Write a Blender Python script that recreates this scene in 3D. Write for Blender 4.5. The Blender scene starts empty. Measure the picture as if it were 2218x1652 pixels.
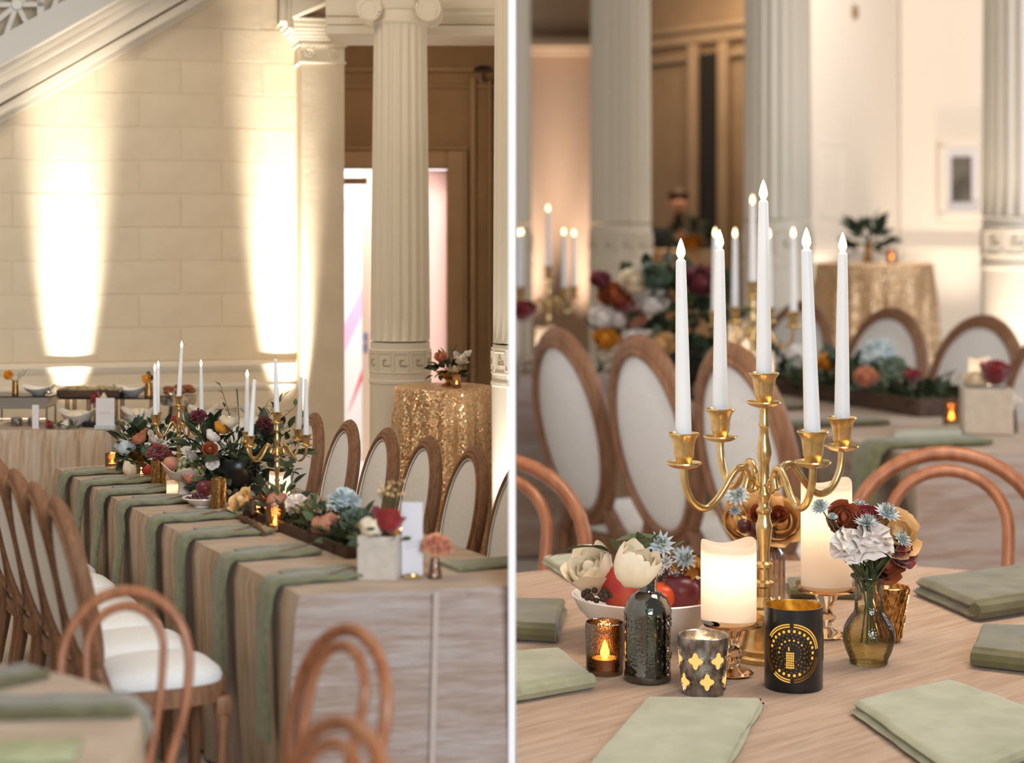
import bpy, bmesh, math, random
from math import sin, cos, pi, radians, sqrt, atan2
from mathutils import Vector, Matrix, Euler, noise

SC = bpy.context.scene
COL = SC.collection
RND = random.Random(7)

# ------------------------------------------------------------------ camera
EYE = 1.80                       # camera height above the left room's floor
F = 3900.0                       # focal length in pixels of the 2218 px wide frame
HOR = 520.0                      # pixel row of the horizon
SB = 3.2                         # building scale of the right-hand room
cam_d = bpy.data.cameras.new('camera')
cam = bpy.data.objects.new('camera', cam_d)
COL.objects.link(cam)
cam.location = (0, 0, EYE)
cam.rotation_euler = (pi / 2, 0, 0)
cam_d.sensor_width = 36.0
cam_d.lens = 36.0 * F / 2218.0
cam_d.shift_y = -(826.0 - HOR) / 2218.0
cam_d.clip_start = 0.05
cam_d.clip_end = 200
cam_d.dof.use_dof = True
cam_d.dof.focus_distance = 7.75
cam_d.dof.aperture_fstop = 1.45
SC.camera = cam
SC.view_settings.view_transform = 'Standard'
SC.view_settings.look = 'None'
SC.view_settings.gamma = 1.0
SC.view_settings.use_curve_mapping = False
SC.view_settings.exposure = 0.0
SC.cycles.max_bounces = 10
SC.cycles.transparent_max_bounces = 24
SC.cycles.sample_clamp_indirect = 6.0
SC.cycles.caustics_reflective = False
SC.cycles.caustics_refractive = False


def lin(c):
    out = []
    for v in c[:3]:
        v = v / 255.0
        out.append(v / 12.92 if v <= 0.04045 else ((v + 0.055) / 1.055) ** 2.4)
    return tuple(out)


# ------------------------------------------------------------------ world and lamps
W = bpy.data.worlds.new('world')
SC.world = W
W.use_nodes = True
wb = W.node_tree.nodes['Background']
wb.inputs['Color'].default_value = (1.0, 0.88, 0.76, 1)
wb.inputs['Strength'].default_value = 0.25


def lamp(name, kind, loc, aim, power, col=(1, 1, 1), size=1.0, size_y=None, spot=None, blend=1.0):
    d = bpy.data.lights.new(name, kind)
    d.energy = power
    d.color = col
    if kind == 'AREA':
        d.shape = 'RECTANGLE'
        d.size = size
        d.size_y = size_y or size
    elif kind == 'SPOT':
        d.spot_size = radians(spot)
        d.spot_blend = blend
        d.shadow_soft_size = size
    else:
        d.shadow_soft_size = size
    o = bpy.data.objects.new(name, d)
    COL.objects.link(o)
    o.location = loc
    if aim is not None:
        o.rotation_euler = (Vector(aim) - Vector(loc)).to_track_quat('-Z', 'Y').to_euler()
    return o


# tall windows behind the photographer (cool daylight) and warm ceiling lamps, plus added fills
lamp('window_light', 'AREA', (2.4, -1.2, 3.2), (0.1, 7, 0.5), 530, (0.84, 0.92, 1.0), 3.6, 2.6)
lamp('hall_light_left', 'AREA', (-3.0, 6.0, 5.2), (-1.4, 8.5, 0.5), 110, (1.0, 0.82, 0.60), 2.5, 2.5)
lamp('hall_light_right', 'AREA', (3.5, 9.0, 6.4), (3.2, 13.0, -1.0), 500, (1.0, 0.82, 0.64), 3.0, 3.0)
lamp('side_window_right', 'AREA', (15.0, 17.0, 4.5), (5.0, 24.0, 0.0), 1100, (0.74, 0.85, 1.0), 6.0, 5.0)
lamp('gallery_fill', 'AREA', (-.8, 11.6, 3.3), (-.8, 13.0, 1.4), 26, (1.0, 0.76, 0.50), .8, .8)  # unseen fill added to lift the dim gallery walls
lamp('bar_fill', 'AREA', (4.5, 44.0, 8.5), (4.0, 47.5, 2.0), 460, (1.0, 0.80, 0.58), 3.0, 3.0)  # unseen fill added to brighten the far wall and the person
lamp('hall_light_far', 'AREA', (9.0, 31.0, 9.0), (9.5, 38.0, 1.0), 620, (1.0, 0.86, 0.74), 4.0, 4.0)
UP_COL = (1.0, 0.93, 0.81)


# ------------------------------------------------------------------ the two rooms' own coordinates
class Space:
    """Metric coordinates of one room: origin on its floor below the camera, y into the room."""
    def __init__(self, eye, s):
        self.eye, self.s = eye, s

    def P(self, px, py, d):
        return Vector(((px - 1109.0) / F * d, d, self.eye - (py - HOR) / F * d))

    def T(self, px, py, h):
        d = F * (self.eye - h) / (py - HOR)
        return Vector(((px - 1109.0) / F * d, d, h))

    def W(self, p):
        return Vector((p[0] * self.s, p[1] * self.s, EYE + (p[2] - self.eye) * self.s))

    def m(self, pix, d):                       # pixels at a distance -> metres
        return pix / F * d


A = Space(1.80, 1.0)
B = Space(1.332, SB)
TH_A, TH_B = 0.75, 0.76


# ------------------------------------------------------------------ mesh builder
def frame_of(t, up=None):
    t = t.normalized()
    u = Vector(up) if up is not None else (Vector((0, 0, 1)) if abs(t.z) < 0.9 else Vector((1, 0, 0)))
    n = t.cross(u)
    if n.length < 1e-6:
        n = t.cross(Vector((0.3, 1, 0.2)))
    n.normalize()
    return n, n.cross(t).normalized()


class MB:
    def __init__(self):
        self.v, self.f = [], []

    def add(self, vs, fs):
        o = len(self.v)
        self.v += [tuple(p) for p in vs]
        self.f += [tuple(i + o for i in q) for q in fs]
        return self

    def box(self, c, s, rz=0.0, m=None, bev=0.0):
        x, y, z = s[0] / 2, s[1] / 2, s[2] / 2
        if bev:
            b = min(bev, x * .9, y * .9, z * .9)
            vs, fs = [], []
            bm = bmesh.new()
            bmesh.ops.create_cube(bm, size=1.0)
            for w in bm.verts:
                w.co = Vector((w.co.x * s[0], w.co.y * s[1], w.co.z * s[2]))
            bmesh.ops.bevel(bm, geom=bm.edges[:], offset=b, segments=1, affect='EDGES', profile=.5)
            bm.verts.index_update()
            vs = [w.co.copy() for w in bm.verts]
            fs = [tuple(w.index for w in q.verts) for q in bm.faces]
            bm.free()
        else:
            vs = [Vector(p) for p in ((-x, -y, -z), (x, -y, -z), (x, y, -z), (-x, y, -z), (-x, -y, z), (x, -y, z), (x, y, z), (-x, y, z))]
            fs = [(0, 3, 2, 1), (4, 5, 6, 7), (0, 1, 5, 4), (1, 2, 6, 5), (2, 3, 7, 6), (3, 0, 4, 7)]
        R = m if m is not None else Matrix.Rotation(rz, 3, 'Z')
        c = Vector(c)
        return self.add([R @ p + c for p in vs], fs)

    def lathe(self, prof, n=24, c=(0, 0, 0), mod=None, axis=None):
        """revolve (r, z) pairs about z"""
        c = Vector(c)
        R = axis.to_track_quat('Z', 'Y').to_matrix() if axis is not None else None
        vs, fs, rings = [], [], []
        for r, z in prof:
            if r <= 1e-7:
                rings.append([len(vs)])
                vs.append(Vector((0, 0, z)))
            else:
                ids = []
                for i in range(n):
                    a = 2 * pi * i / n
                    rr = r * (mod(a, z, r) if mod else 1.0)
                    ids.append(len(vs))
                    vs.append(Vector((rr * cos(a), rr * sin(a), z)))
                rings.append(ids)
        for p, q in zip(rings, rings[1:]):
            if len(p) == 1 and len(q) == 1:
                continue
            for i in range(n):
                j = (i + 1) % n
                if len(p) == 1:
                    fs.append((p[0], q[i], q[j]))
                elif len(q) == 1:
                    fs.append((p[i], p[j], q[0]))
                else:
                    fs.append((p[i], p[j], q[j], q[i]))
        return self.add([(R @ p if R else p) + c for p in vs], fs)

    def tube(self, pts, r, n=8, caps=True, up=None, closed=False, flat=1.0):
        """sweep a (possibly flattened) circle along points; r may be a list"""
        pts = [Vector(p) for p in pts]
        k = len(pts)
        vs, fs = [], []
        for i, p in enumerate(pts):
            if closed:
                t = pts[(i + 1) % k] - pts[i - 1]
            else:
                t = pts[min(i + 1, k - 1)] - pts[max(i - 1, 0)]
            a, b = frame_of(t, up)
            rr = r[i] if isinstance(r, (list, tuple)) else r
            for j in range(n):
                w = 2 * pi * j / n
                vs.append(p + a * (rr * cos(w) * flat) + b * (rr * sin(w)))
        m = k if closed else k - 1
        for i in range(m):
            i2 = (i + 1) % k
            for j in range(n):
                j2 = (j + 1) % n
                fs.append((i * n + j, i * n + j2, i2 * n + j2, i2 * n + j))
        if caps and not closed:
            fs.append(tuple(range(n - 1, -1, -1)))
            fs.append(tuple((k - 1) * n + j for j in range(n)))
        return self.add(vs, fs)

    def ell(self, c, r, seg=12, rings=8, m=None, fn=None):
        c = Vector(c)
        r = Vector(r) if hasattr(r, '__len__') else Vector((r, r, r))
        vs = [Vector((0, 0, -1))]
        for i in range(1, rings):
            t = -pi / 2 + pi * i / rings
            for j in range(seg):
                a = 2 * pi * j / seg
                vs.append(Vector((cos(t) * cos(a), cos(t) * sin(a), sin(t))))
        vs.append(Vector((0, 0, 1)))
        fs = [(0, 1 + (j + 1) % seg, 1 + j) for j in range(seg)]
        for i in range(rings - 2):
            for j in range(seg):
                a, b = 1 + i * seg + j, 1 + i * seg + (j + 1) % seg
                fs.append((a, b, b + seg, a + seg))
        L = len(vs) - 1
        fs += [(L, L - seg + j, L - seg + (j + 1) % seg) for j in range(seg)]
        out = []
        for p in vs:
            if fn:
                p = p * fn(p)
            q = Vector((p.x * r.x, p.y * r.y, p.z * r.z))
            out.append((m @ q if m is not None else q) + c)
        return self.add(out, fs)

    def grid(self, fn, nu, nv, wrap=False):
        vs = [Vector(fn(i / nu, j / nv)) for j in range(nv + 1) for i in range(nu + 1)]
        fs = []
        for j in range(nv):
            for i in range(nu):
                a = j * (nu + 1) + i
                fs.append((a, a + 1, a + nu + 2, a + nu + 1))
        return self.add(vs, fs)

    def prism(self, poly, o, ex, ey, ez, h):
        """extrude a 2-D polygon (in the ex, ey plane) along ez by h"""
        o, ex, ey, ez = Vector(o), Vector(ex), Vector(ey), Vector(ez)
        n = len(poly)
        vs = [o + ex * p[0] + ey * p[1] for p in poly] + [o + ex * p[0] + ey * p[1] + ez * h for p in poly]
        fs = [tuple(range(n - 1, -1, -1)), tuple(range(n, 2 * n))]
        for i in range(n):
            j = (i + 1) % n
            fs.append((i, j, n + j, n + i))
        return self.add(vs, fs)

    def mesh(self, name, mat, smooth=True, angle=38, fix=True):
        me = bpy.data.meshes.new(name)
        me.from_pydata(self.v, [], self.f)
        if fix:
            bm = bmesh.new()
            bm.from_mesh(me)
            bmesh.ops.recalc_face_normals(bm, faces=bm.faces[:])
            bm.to_mesh(me)
            bm.free()
        if mat is not None:
            me.materials.append(mat)
        if smooth:
            me.polygons.foreach_set('use_smooth', [True] * len(me.polygons))
            me.set_sharp_from_angle(angle=radians(angle))
        me.update()
        return me


def link(name, me, parent=None, loc=None, rot=None, scale=None):
    o = bpy.data.objects.new(name, me)
    COL.objects.link(o)
    if parent is not None:
        o.parent = parent
    if loc is not None:
        o.location = loc
    if rot is not None:
        o.rotation_euler = rot
    if scale is not None:
        o.scale = scale if hasattr(scale, '__len__') else (scale,) * 3
    return o


def part(name, mb, mat, parent, smooth=True, angle=38, loc=None, rot=None, scale=None, label=None, stuff=False):
    o = link(name, mb.mesh(name, mat, smooth, angle), parent, loc, rot, scale)
    if label:
        o['label'] = label
    if stuff:
        o['kind'] = 'stuff'
    return o


def tag(o, label, cat, group=None, kind=None):
    o['label'] = label
    o['category'] = cat
    if group:
        o['group'] = group
    if kind:
        o['kind'] = kind
    return o


def thing(sp, name, label, cat, p, rz=0.0, group=None, k=1.0):
    """an Empty at the thing's base that parents its parts"""
    o = link(name, None, None, sp.W(p), (0, 0, rz), sp.s * k)
    o.empty_display_size = 0.05
    return tag(o, label, cat, group)


def solo(sp, name, mb, mat, label, cat, p, rz=0.0, group=None, smooth=True, angle=38, k=1.0, kind=None):
    """a thing that is one mesh"""
    o = link(name, mb.mesh(name, mat, smooth, angle), None, sp.W(p), (0, 0, rz), sp.s * k)
    return tag(o, label, cat, group, kind)


def struct(sp, name, mb, mat, p=(0, 0, 0), label=None, parent=None, smooth=False, angle=38):
    o = link(name, mb.mesh(name, mat, smooth, angle), parent, sp.W(p) if parent is None else None, None, sp.s if parent is None else None)
    o['kind'] = 'structure'
    if label:
        o['label'] = label
    return o


def kids(o):
    return list(o.children)


def copy_tree(root, sp, p, rz=0.0, label=None, k=1.0):
    r = root.copy()
    COL.objects.link(r)
    r.location = sp.W(p)
    r.rotation_euler = (0, 0, rz)
    r.scale = (sp.s * k,) * 3
    if label:
        r['label'] = label
    for ch in kids(root):
        c = ch.copy()
        COL.objects.link(c)
        c.parent = r
        for g in kids(ch):
            d = g.copy()
            COL.objects.link(d)
            d.parent = c
    return r


def clip(root, x0, keep_neg):
    """cut a thing off where the dividing wall stands (world plane x = x0)"""
    bpy.context.view_layer.update()
    for o in [root] + list(root.children_recursive):
        if o.type != 'MESH':
            continue
        o.data = o.data.copy()
        M = o.matrix_world
        Mi = M.inverted()
        bm = bmesh.new()
        bm.from_mesh(o.data)
        pl = Mi @ Vector((x0, 0, 0))
        no = (M.to_3x3().transposed() @ Vector((1, 0, 0))).normalized()
        r = bmesh.ops.bisect_plane(bm, geom=bm.verts[:] + bm.edges[:] + bm.faces[:], plane_co=pl, plane_no=no,
                                   clear_outer=keep_neg, clear_inner=not keep_neg)
        ed = [e for e in r['geom_cut'] if isinstance(e, bmesh.types.BMEdge)]
        if ed:
            try:
                bmesh.ops.holes_fill(bm, edges=ed, sides=0)
            except Exception:
                pass
        bm.to_mesh(o.data)
        bm.free()
        if len(o.data.vertices) == 0:
            bpy.data.objects.remove(o)
    return root


# ------------------------------------------------------------------ materials
MATS = {}


def mat(name, c, rough=0.55, metal=0.0, c2=None, sc=(20, 20, 20), detail=3.0, lo=.35, hi=.65, bump=0.0, bsc=None,
        sheen=0.0, coat=0.0, spec=0.5, emit=None, es=0.0, dist=0.0, c3=None, sc3=(3, 3, 3), mix3=.5, rot=0.0):
    m = bpy.data.materials.new(name)
    m.use_nodes = True
    nt = m.node_tree
    N, L = nt.nodes, nt.links
    b = N['Principled BSDF']
    b.inputs['Roughness'].default_value = rough
    b.inputs['Metallic'].default_value = metal
    b.inputs['Specular IOR Level'].default_value = spec
    b.inputs['Base Color'].default_value = lin(c) + (1,)
    if sheen:
        b.inputs['Sheen Weight'].default_value = sheen
    if coat:
        b.inputs['Coat Weight'].default_value = coat
    if emit:
        b.inputs['Emission Color'].default_value = lin(emit) + (1,)
        b.inputs['Emission Strength'].default_value = es
    tc = None

    def nz(scale, det):
        nonlocal tc
        if tc is None:
            tc = N.new('ShaderNodeTexCoord')
        mp = N.new('ShaderNodeMapping')
        mp.inputs['Scale'].default_value = scale
        if rot:
            rp = N.new('ShaderNodeMapping')
            rp.inputs['Rotation'].default_value = (0, 0, rot)
            L.new(tc.outputs['Object'], rp.inputs['Vector'])
            L.new(rp.outputs['Vector'], mp.inputs['Vector'])
        else:
            L.new(tc.outputs['Object'], mp.inputs['Vector'])
        t = N.new('ShaderNodeTexNoise')
        t.inputs['Scale'].default_value = 1.0
        t.inputs['Detail'].default_value = det
        t.inputs['Distortion'].default_value = dist
        L.new(mp.outputs['Vector'], t.inputs['Vector'])
        return t
    if c2:
        t = nz(sc, detail)
        r = N.new('ShaderNodeValToRGB')
        r.color_ramp.elements[0].position = lo
        r.color_ramp.elements[1].position = hi
        r.color_ramp.elements[0].color = lin(c) + (1,)
        r.color_ramp.elements[1].color = lin(c2) + (1,)
        L.new(t.outputs['Fac'], r.inputs['Fac'])
        out = r.outputs['Color']
        if c3:
            t3 = nz(sc3, 2.0)
            r3 = N.new('ShaderNodeValToRGB')
            r3.color_ramp.elements[0].position = .42
            r3.color_ramp.elements[1].position = .62
            r3.color_ramp.elements[0].color = (0, 0, 0, 1)
            r3.color_ramp.elements[1].color = (mix3,) * 3 + (1,)
            L.new(t3.outputs['Fac'], r3.inputs['Fac'])
            mx = N.new('ShaderNodeMix')
            mx.data_type = 'RGBA'
            L.new(r3.outputs['Color'], mx.inputs['Factor'])
            L.new(out, mx.inputs['A'])
            mx.inputs['B'].default_value = lin(c3) + (1,)
            out = mx.outputs['Result']
        L.new(out, b.inputs['Base Color'])
    if bump:
        t = nz(bsc or sc, 4.0)
        bp = N.new('ShaderNodeBump')
        bp.inputs['Strength'].default_value = bump
        bp.inputs['Distance'].default_value = 0.01
        L.new(t.outputs['Fac'], bp.inputs['Height'])
        L.new(bp.outputs['Normal'], b.inputs['Normal'])
    MATS[name] = m
    return m


def glow(name, c, s):
    m = bpy.data.materials.new(name)
    m.use_nodes = True
    nt = m.node_tree
    nt.nodes.clear()
    e = nt.nodes.new('ShaderNodeEmission')
    e.inputs['Color'].default_value = lin(c) + (1,)
    e.inputs['Strength'].default_value = s
    o = nt.nodes.new('ShaderNodeOutputMaterial')
    nt.links.new(e.outputs[0], o.inputs[0])
    return m


def thin_glass(name, tint, gloss=.10, rough=.06, bump=0.0, bsc=(300, 300, 300), ior=1.5):
    """a thin tinted pane: light passes straight through, with a fresnel-weighted sheen"""
    m = bpy.data.materials.new(name)
    m.use_nodes = True
    nt = m.node_tree
    N, L = nt.nodes, nt.links
    N.clear()
    t = N.new('ShaderNodeBsdfTransparent')
    t.inputs['Color'].default_value = lin(tint) + (1,)
    g = N.new('ShaderNodeBsdfGlossy')
    g.inputs['Roughness'].default_value = rough
    fr = N.new('ShaderNodeFresnel')
    fr.inputs['IOR'].default_value = ior
    ad = N.new('ShaderNodeMath')
    ad.operation = 'ADD'
    ad.inputs[1].default_value = gloss
    mx = N.new('ShaderNodeMixShader')
    o = N.new('ShaderNodeOutputMaterial')
    if bump:
        tc = N.new('ShaderNodeTexCoord')
        mp = N.new('ShaderNodeMapping')
        mp.inputs['Scale'].default_value = bsc
        v = N.new('ShaderNodeTexVoronoi')
        v.inputs['Scale'].default_value = 1.0
        bp = N.new('ShaderNodeBump')
        bp.inputs['Strength'].default_value = bump
        bp.inputs['Distance'].default_value = .002
        L.new(tc.outputs['Object'], mp.inputs['Vector'])
        L.new(mp.outputs['Vector'], v.inputs['Vector'])
        L.new(v.outputs['Distance'], bp.inputs['Height'])
        L.new(bp.outputs['Normal'], g.inputs['Normal'])
        L.new(bp.outputs['Normal'], fr.inputs['Normal'])
    L.new(fr.outputs[0], ad.inputs[0])
    L.new(ad.outputs[0], mx.inputs[0])
    L.new(t.outputs[0], mx.inputs[1])
    L.new(g.outputs[0], mx.inputs[2])
    L.new(mx.outputs[0], o.inputs[0])
    return m


def wax(name, c, tr=.6):
    """candle wax: diffuse outside, lets the light of its own flame through"""
    m = bpy.data.materials.new(name)
    m.use_nodes = True
    nt = m.node_tree
    N, L = nt.nodes, nt.links
    N.clear()
    d = N.new('ShaderNodeBsdfDiffuse')
    d.inputs['Color'].default_value = lin(c) + (1,)
    t = N.new('ShaderNodeBsdfTranslucent')
    t.inputs['Color'].default_value = lin(c) + (1,)
    mx = N.new('ShaderNodeMixShader')
    mx.inputs[0].default_value = tr
    o = N.new('ShaderNodeOutputMaterial')
    L.new(d.outputs[0], mx.inputs[1])
    L.new(t.outputs[0], mx.inputs[2])
    L.new(mx.outputs[0], o.inputs[0])
    return m


def glass(name, c, rough=0.0):
    m = bpy.data.materials.new(name)
    m.use_nodes = True
    nt = m.node_tree
    N, L = nt.nodes, nt.links
    N.clear()
    g = N.new('ShaderNodeBsdfGlass')
    g.inputs['Color'].default_value = lin(c) + (1,)
    g.inputs['Roughness'].default_value = rough
    g.inputs['IOR'].default_value = 1.42
    o = N.new('ShaderNodeOutputMaterial')
    L.new(g.outputs[0], o.inputs[0])
    return m


WALL = mat('painted_block', (226, 211, 186), .6, bump=.25, bsc=(30, 30, 30), c2=(218, 202, 176), sc=(5, 5, 5))
JOINT = mat('painted_joint', (226, 211, 186), .7)
PAINT = mat('white_paint', (234, 224, 206), .45, bump=.08, bsc=(14, 14, 14))
PAINT_W = mat('white_wall_paint', (236, 226, 212), .7, bump=.06, bsc=(10, 10, 10))
PARTI = mat('partition_paint', (252, 251, 250), .6, bump=.02, bsc=(6, 6, 6))
GREYP = mat('grey_painted_iron', (206, 206, 204), .5, bump=.05, bsc=(40, 40, 40))
TAN_DIM = mat('wall_shade_tan', (142, 116, 88), .8, c2=(132, 106, 80), sc=(3, 3, 3))  # whitish gallery walls: their dim warm light is put into this tan
TAN_DIM2 = mat('trim_shade_tan', (152, 126, 98), .7, c2=(144, 118, 90), sc=(4, 4, 4))  # gallery trim, its dimness likewise put into the colour
TERR = mat('terrazzo', (206, 200, 192), .45, c2=(150, 142, 134), sc=(160, 160, 160), lo=.5, hi=.68, detail=1.0)
LINEN = mat('white_linen', (238, 236, 233), .85, c2=(228, 226, 223), sc=(120, 120, 120), bump=.12, bsc=(350, 350, 350), sheen=.2)
WOOD = mat('washed_oak', (150, 108, 76), .55, c2=(116, 78, 52), sc=(60, 60, 9), lo=.3, hi=.7, bump=.15, bsc=(90, 90, 12))
BENT = mat('bentwood_beech', (170, 110, 70), .42, c2=(138, 82, 50), sc=(50, 50, 8), lo=.3, hi=.7, coat=.15)
CLOTH = mat('champagne_cloth', (184, 154, 128), .62, c2=(154, 125, 101), sc=(15, 260, 15), lo=.25, hi=.75, detail=5, bump=.6, bsc=(60, 420, 40), dist=.5, c3=(200, 176, 156), sc3=(7, 90, 7), mix3=.4, sheen=.12, rot=-.75)
CLOTHX = mat('champagne_cloth_top', (184, 158, 130), .7, c2=(150, 122, 96), sc=(9, 120, 60), lo=.28, hi=.72, detail=5, bump=.5, bsc=(12, 160, 60), dist=.5, c3=(210, 190, 168), sc3=(4, 50, 20), mix3=.5, sheen=.15)
CLOTHV = mat('champagne_cloth_drop', (196, 172, 144), .75, c2=(150, 124, 100), sc=(60, 60, 3.5), lo=.28, hi=.72, detail=5, bump=.4, bsc=(70, 70, 4), c3=(210, 200, 190), sc3=(22, 22, 2), mix3=.4)
CLOTHH = mat('champagne_cloth_crinkle', (168, 146, 132), .6, c2=(144, 120, 106), sc=(10, 10, 115), lo=.3, hi=.7, detail=4, bump=.9, bsc=(9, 9, 70), dist=.8, c3=(180, 172, 170), sc3=(3, 3, 26), mix3=.45)
SAGE = mat('sage_velvet', (120, 121, 88), .85, c2=(98, 100, 68), sc=(40, 40, 40), bump=.1, bsc=(200, 200, 200), sheen=.25)
SAGE_B = mat('sage_linen', (166, 166, 136), .85, c2=(150, 150, 120), sc=(26, 26, 26), bump=.25, bsc=(500, 500, 500), sheen=.3)
SAGE_D = mat('olive_linen', (102, 97, 62), .85, c2=(86, 80, 50), sc=(26, 26, 26), bump=.25, bsc=(500, 500, 500), sheen=.3)
GOLD = mat('aged_brass', (220, 192, 138), .29, 1.0, c2=(200, 164, 106), sc=(70, 70, 70), bump=.05, bsc=(120, 120, 120))
GOLDM = mat('matt_brass', (206, 160, 92), .38, 1.0, c2=(176, 130, 70), sc=(60, 60, 60))
TAPER = mat('taper_wax', (238, 238, 238), .42, bump=.05, bsc=(20, 20, 4), spec=.4)
FLAME = glow('candle_flame', (255, 218, 150), 14.0)
FLAME_B = glow('led_flame', (255, 226, 170), 7.0)
WAX = wax('pillar_wax', (255, 243, 230), .62)
LEAF = mat('leaf_green', (92, 106, 70), .6, c2=(66, 82, 52), sc=(60, 60, 60))
LEAF_D = mat('leaf_dark', (58, 72, 50), .55, c2=(40, 52, 36), sc=(60, 60, 60))
LEAF_E = mat('eucalyptus_leaf', (118, 134, 116), .7, c2=(92, 108, 90), sc=(60, 60, 60))
LEAF_M = mat('moss_green', (78, 84, 40), .8, c2=(54, 62, 28), sc=(60, 60, 60))
STEM = mat('plant_stem', (84, 92, 58), .7)
TWIG = mat('brown_twig', (92, 66, 44), .8)
PET_RED = mat('red_petal', (160, 18, 22), .6, c2=(120, 8, 14), sc=(80, 80, 80), sheen=.4)
PET_CREAM = mat('cream_petal', (244, 232, 206), .6, c2=(236, 214, 180), sc=(30, 30, 30), sheen=.2)
PET_WHITE = mat('white_petal', (248, 243, 238), .6, c2=(240, 228, 220), sc=(40, 40, 40), sheen=.2)
PET_PEACH = mat('peach_petal', (226, 160, 124), .6, c2=(206, 130, 96), sc=(60, 60, 60), sheen=.2)
PET_YEL = mat('yellow_petal', (232, 168, 60), .6, c2=(214, 140, 40), sc=(60, 60, 60))
PET_BLUE = mat('pale_blue_petal', (204, 216, 218), .6, c2=(186, 200, 204), sc=(60, 60, 60))
PET_RUST = mat('rust_petal', (184, 102, 60), .6, c2=(146, 70, 40), sc=(50, 50, 50))
PET_MAG = mat('plum_petal', (142, 72, 80), .6, c2=(112, 48, 60), sc=(50, 50, 50))
PET_BUTTER = mat('butter_petal', (240, 206, 150), .6, c2=(228, 180, 116), sc=(40, 40, 40))
PET_OLD = mat('old_gold_petal', (200, 140, 50), .65, c2=(160, 100, 30), sc=(60, 60, 60))
BERRY = mat('dark_berry', (74, 24, 22), .35)
PEACH = mat('red_peach_skin', (176, 44, 40), .5, c2=(206, 110, 70), sc=(14, 14, 14), lo=.45, hi=.75)
PEACH_P = mat('pink_peach_skin', (196, 142, 112), .55, c2=(168, 84, 74), sc=(12, 12, 12))
PLUM = mat('plum_skin', (98, 30, 46), .35, c2=(130, 50, 50), sc=(14, 14, 14))
TOMATO = mat('persimmon_skin', (222, 84, 36), .35)
GRAPE_G = mat('green_grape', (160, 164, 118), .35, c2=(138, 146, 100), sc=(40, 40, 40))
GRAPE_R = mat('red_grape', (92, 46, 50), .35, c2=(70, 32, 40), sc=(40, 40, 40))
CERAM = mat('white_ceramic', (236, 233, 228), .25, coat=.3)
CERAM_W = mat('warm_ceramic', (222, 206, 190), .6)
STONE = mat('cast_stone', (206, 196, 184), .85, c2=(196, 184, 170), sc=(40, 40, 40), bump=.1, bsc=(120, 120, 120))
STEEL = mat('polished_steel', (214, 208, 200), .16, 1.0)
BLACK = mat('black_enamel', (16, 17, 20), .35, coat=.3)
BLACKB = mat('black_bowl_glaze', (20, 22, 20), .3)
BOARD = mat('dark_board', (84, 60, 44), .7, c2=(60, 42, 30), sc=(8, 60, 60))
CARD = mat('white_card', (222, 220, 224), .6)
CARD_T = mat('card_script', (196, 186, 196), .7)
BREAD = mat('bread_crust', (170, 104, 60), .8, c2=(120, 64, 34), sc=(60, 60, 60))
FOOD = mat('pale_food', (232, 222, 204), .8, c2=(214, 196, 170), sc=(60, 60, 60), bump=.4, bsc=(60, 60, 60))
AMBER = thin_glass('amber_glass', (240, 200, 140), .12, .08, .5, (240, 240, 240))
AMBER_D = thin_glass('dark_amber_glass', (230, 192, 138), .10, .08, .6, (420, 420, 300))
GREENG = thin_glass('green_glass', (150, 164, 146), .16, .05, .35, (260, 260, 260))
CLEARG = thin_glass('clear_glass', (246, 243, 232), .05, .06, .5, (420, 420, 420), 1.28)
FLUTEG = thin_glass('fluted_glass', (222, 204, 186), .12, .05)
PEDG = thin_glass('pedestal_glass', (244, 214, 178), .14, .04)
WATER = thin_glass('vase_water', (230, 224, 192), .0, .02, ior=1.02)
SILVER = mat('mercury_silver', (190, 184, 180), .28, .9, c2=(116, 108, 106), sc=(90, 90, 60), lo=.35, hi=.65, bump=.6, bsc=(60, 60, 60))
GOLDG = mat('mercury_gold', (212, 170, 110), .22, 1.0, c2=(150, 106, 60), sc=(160, 160, 160), bump=.1, bsc=(200, 200, 200))
LITW = glow('painted_glow_window', (255, 196, 110), 1.25)  # emissive patches stand in for candlelight through clear glass
PUNCH = glow('painted_glow_dots', (255, 190, 84), 1.0)  # emissive discs stand in for candlelight through punched holes
PUNCH_D = mat('painted_dim_dots', (150, 106, 40), .4, .6)  # darker discs painted for holes that show less candlelight
GILT = mat('gilt_lining', (196, 150, 50), .35, .8, c2=(150, 108, 30), sc=(90, 90, 90))

# ================================================================== LEFT ROOM: the shell
WO = Vector((-3.6, 10.58, 0))                     # left end of the block wall
WX = Vector((0.970, 0.243, 0)).normalized()       # along the wall
WN = Vector((WX.y, -WX.x, 0))                     # out of the wall, into the room
ROTW = atan2(WX.y, WX.x)


def on_wall(t, out, z):
    return WO + WX * t + WN * out + Vector((0, 0, z))


mb = MB().box((-4.0, 7.4, -.05), (7.98, 17.0, .1))
floor_left = struct(A, 'floor_left', mb, TERR, label='pale speckled terrazzo floor of the left room')

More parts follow.
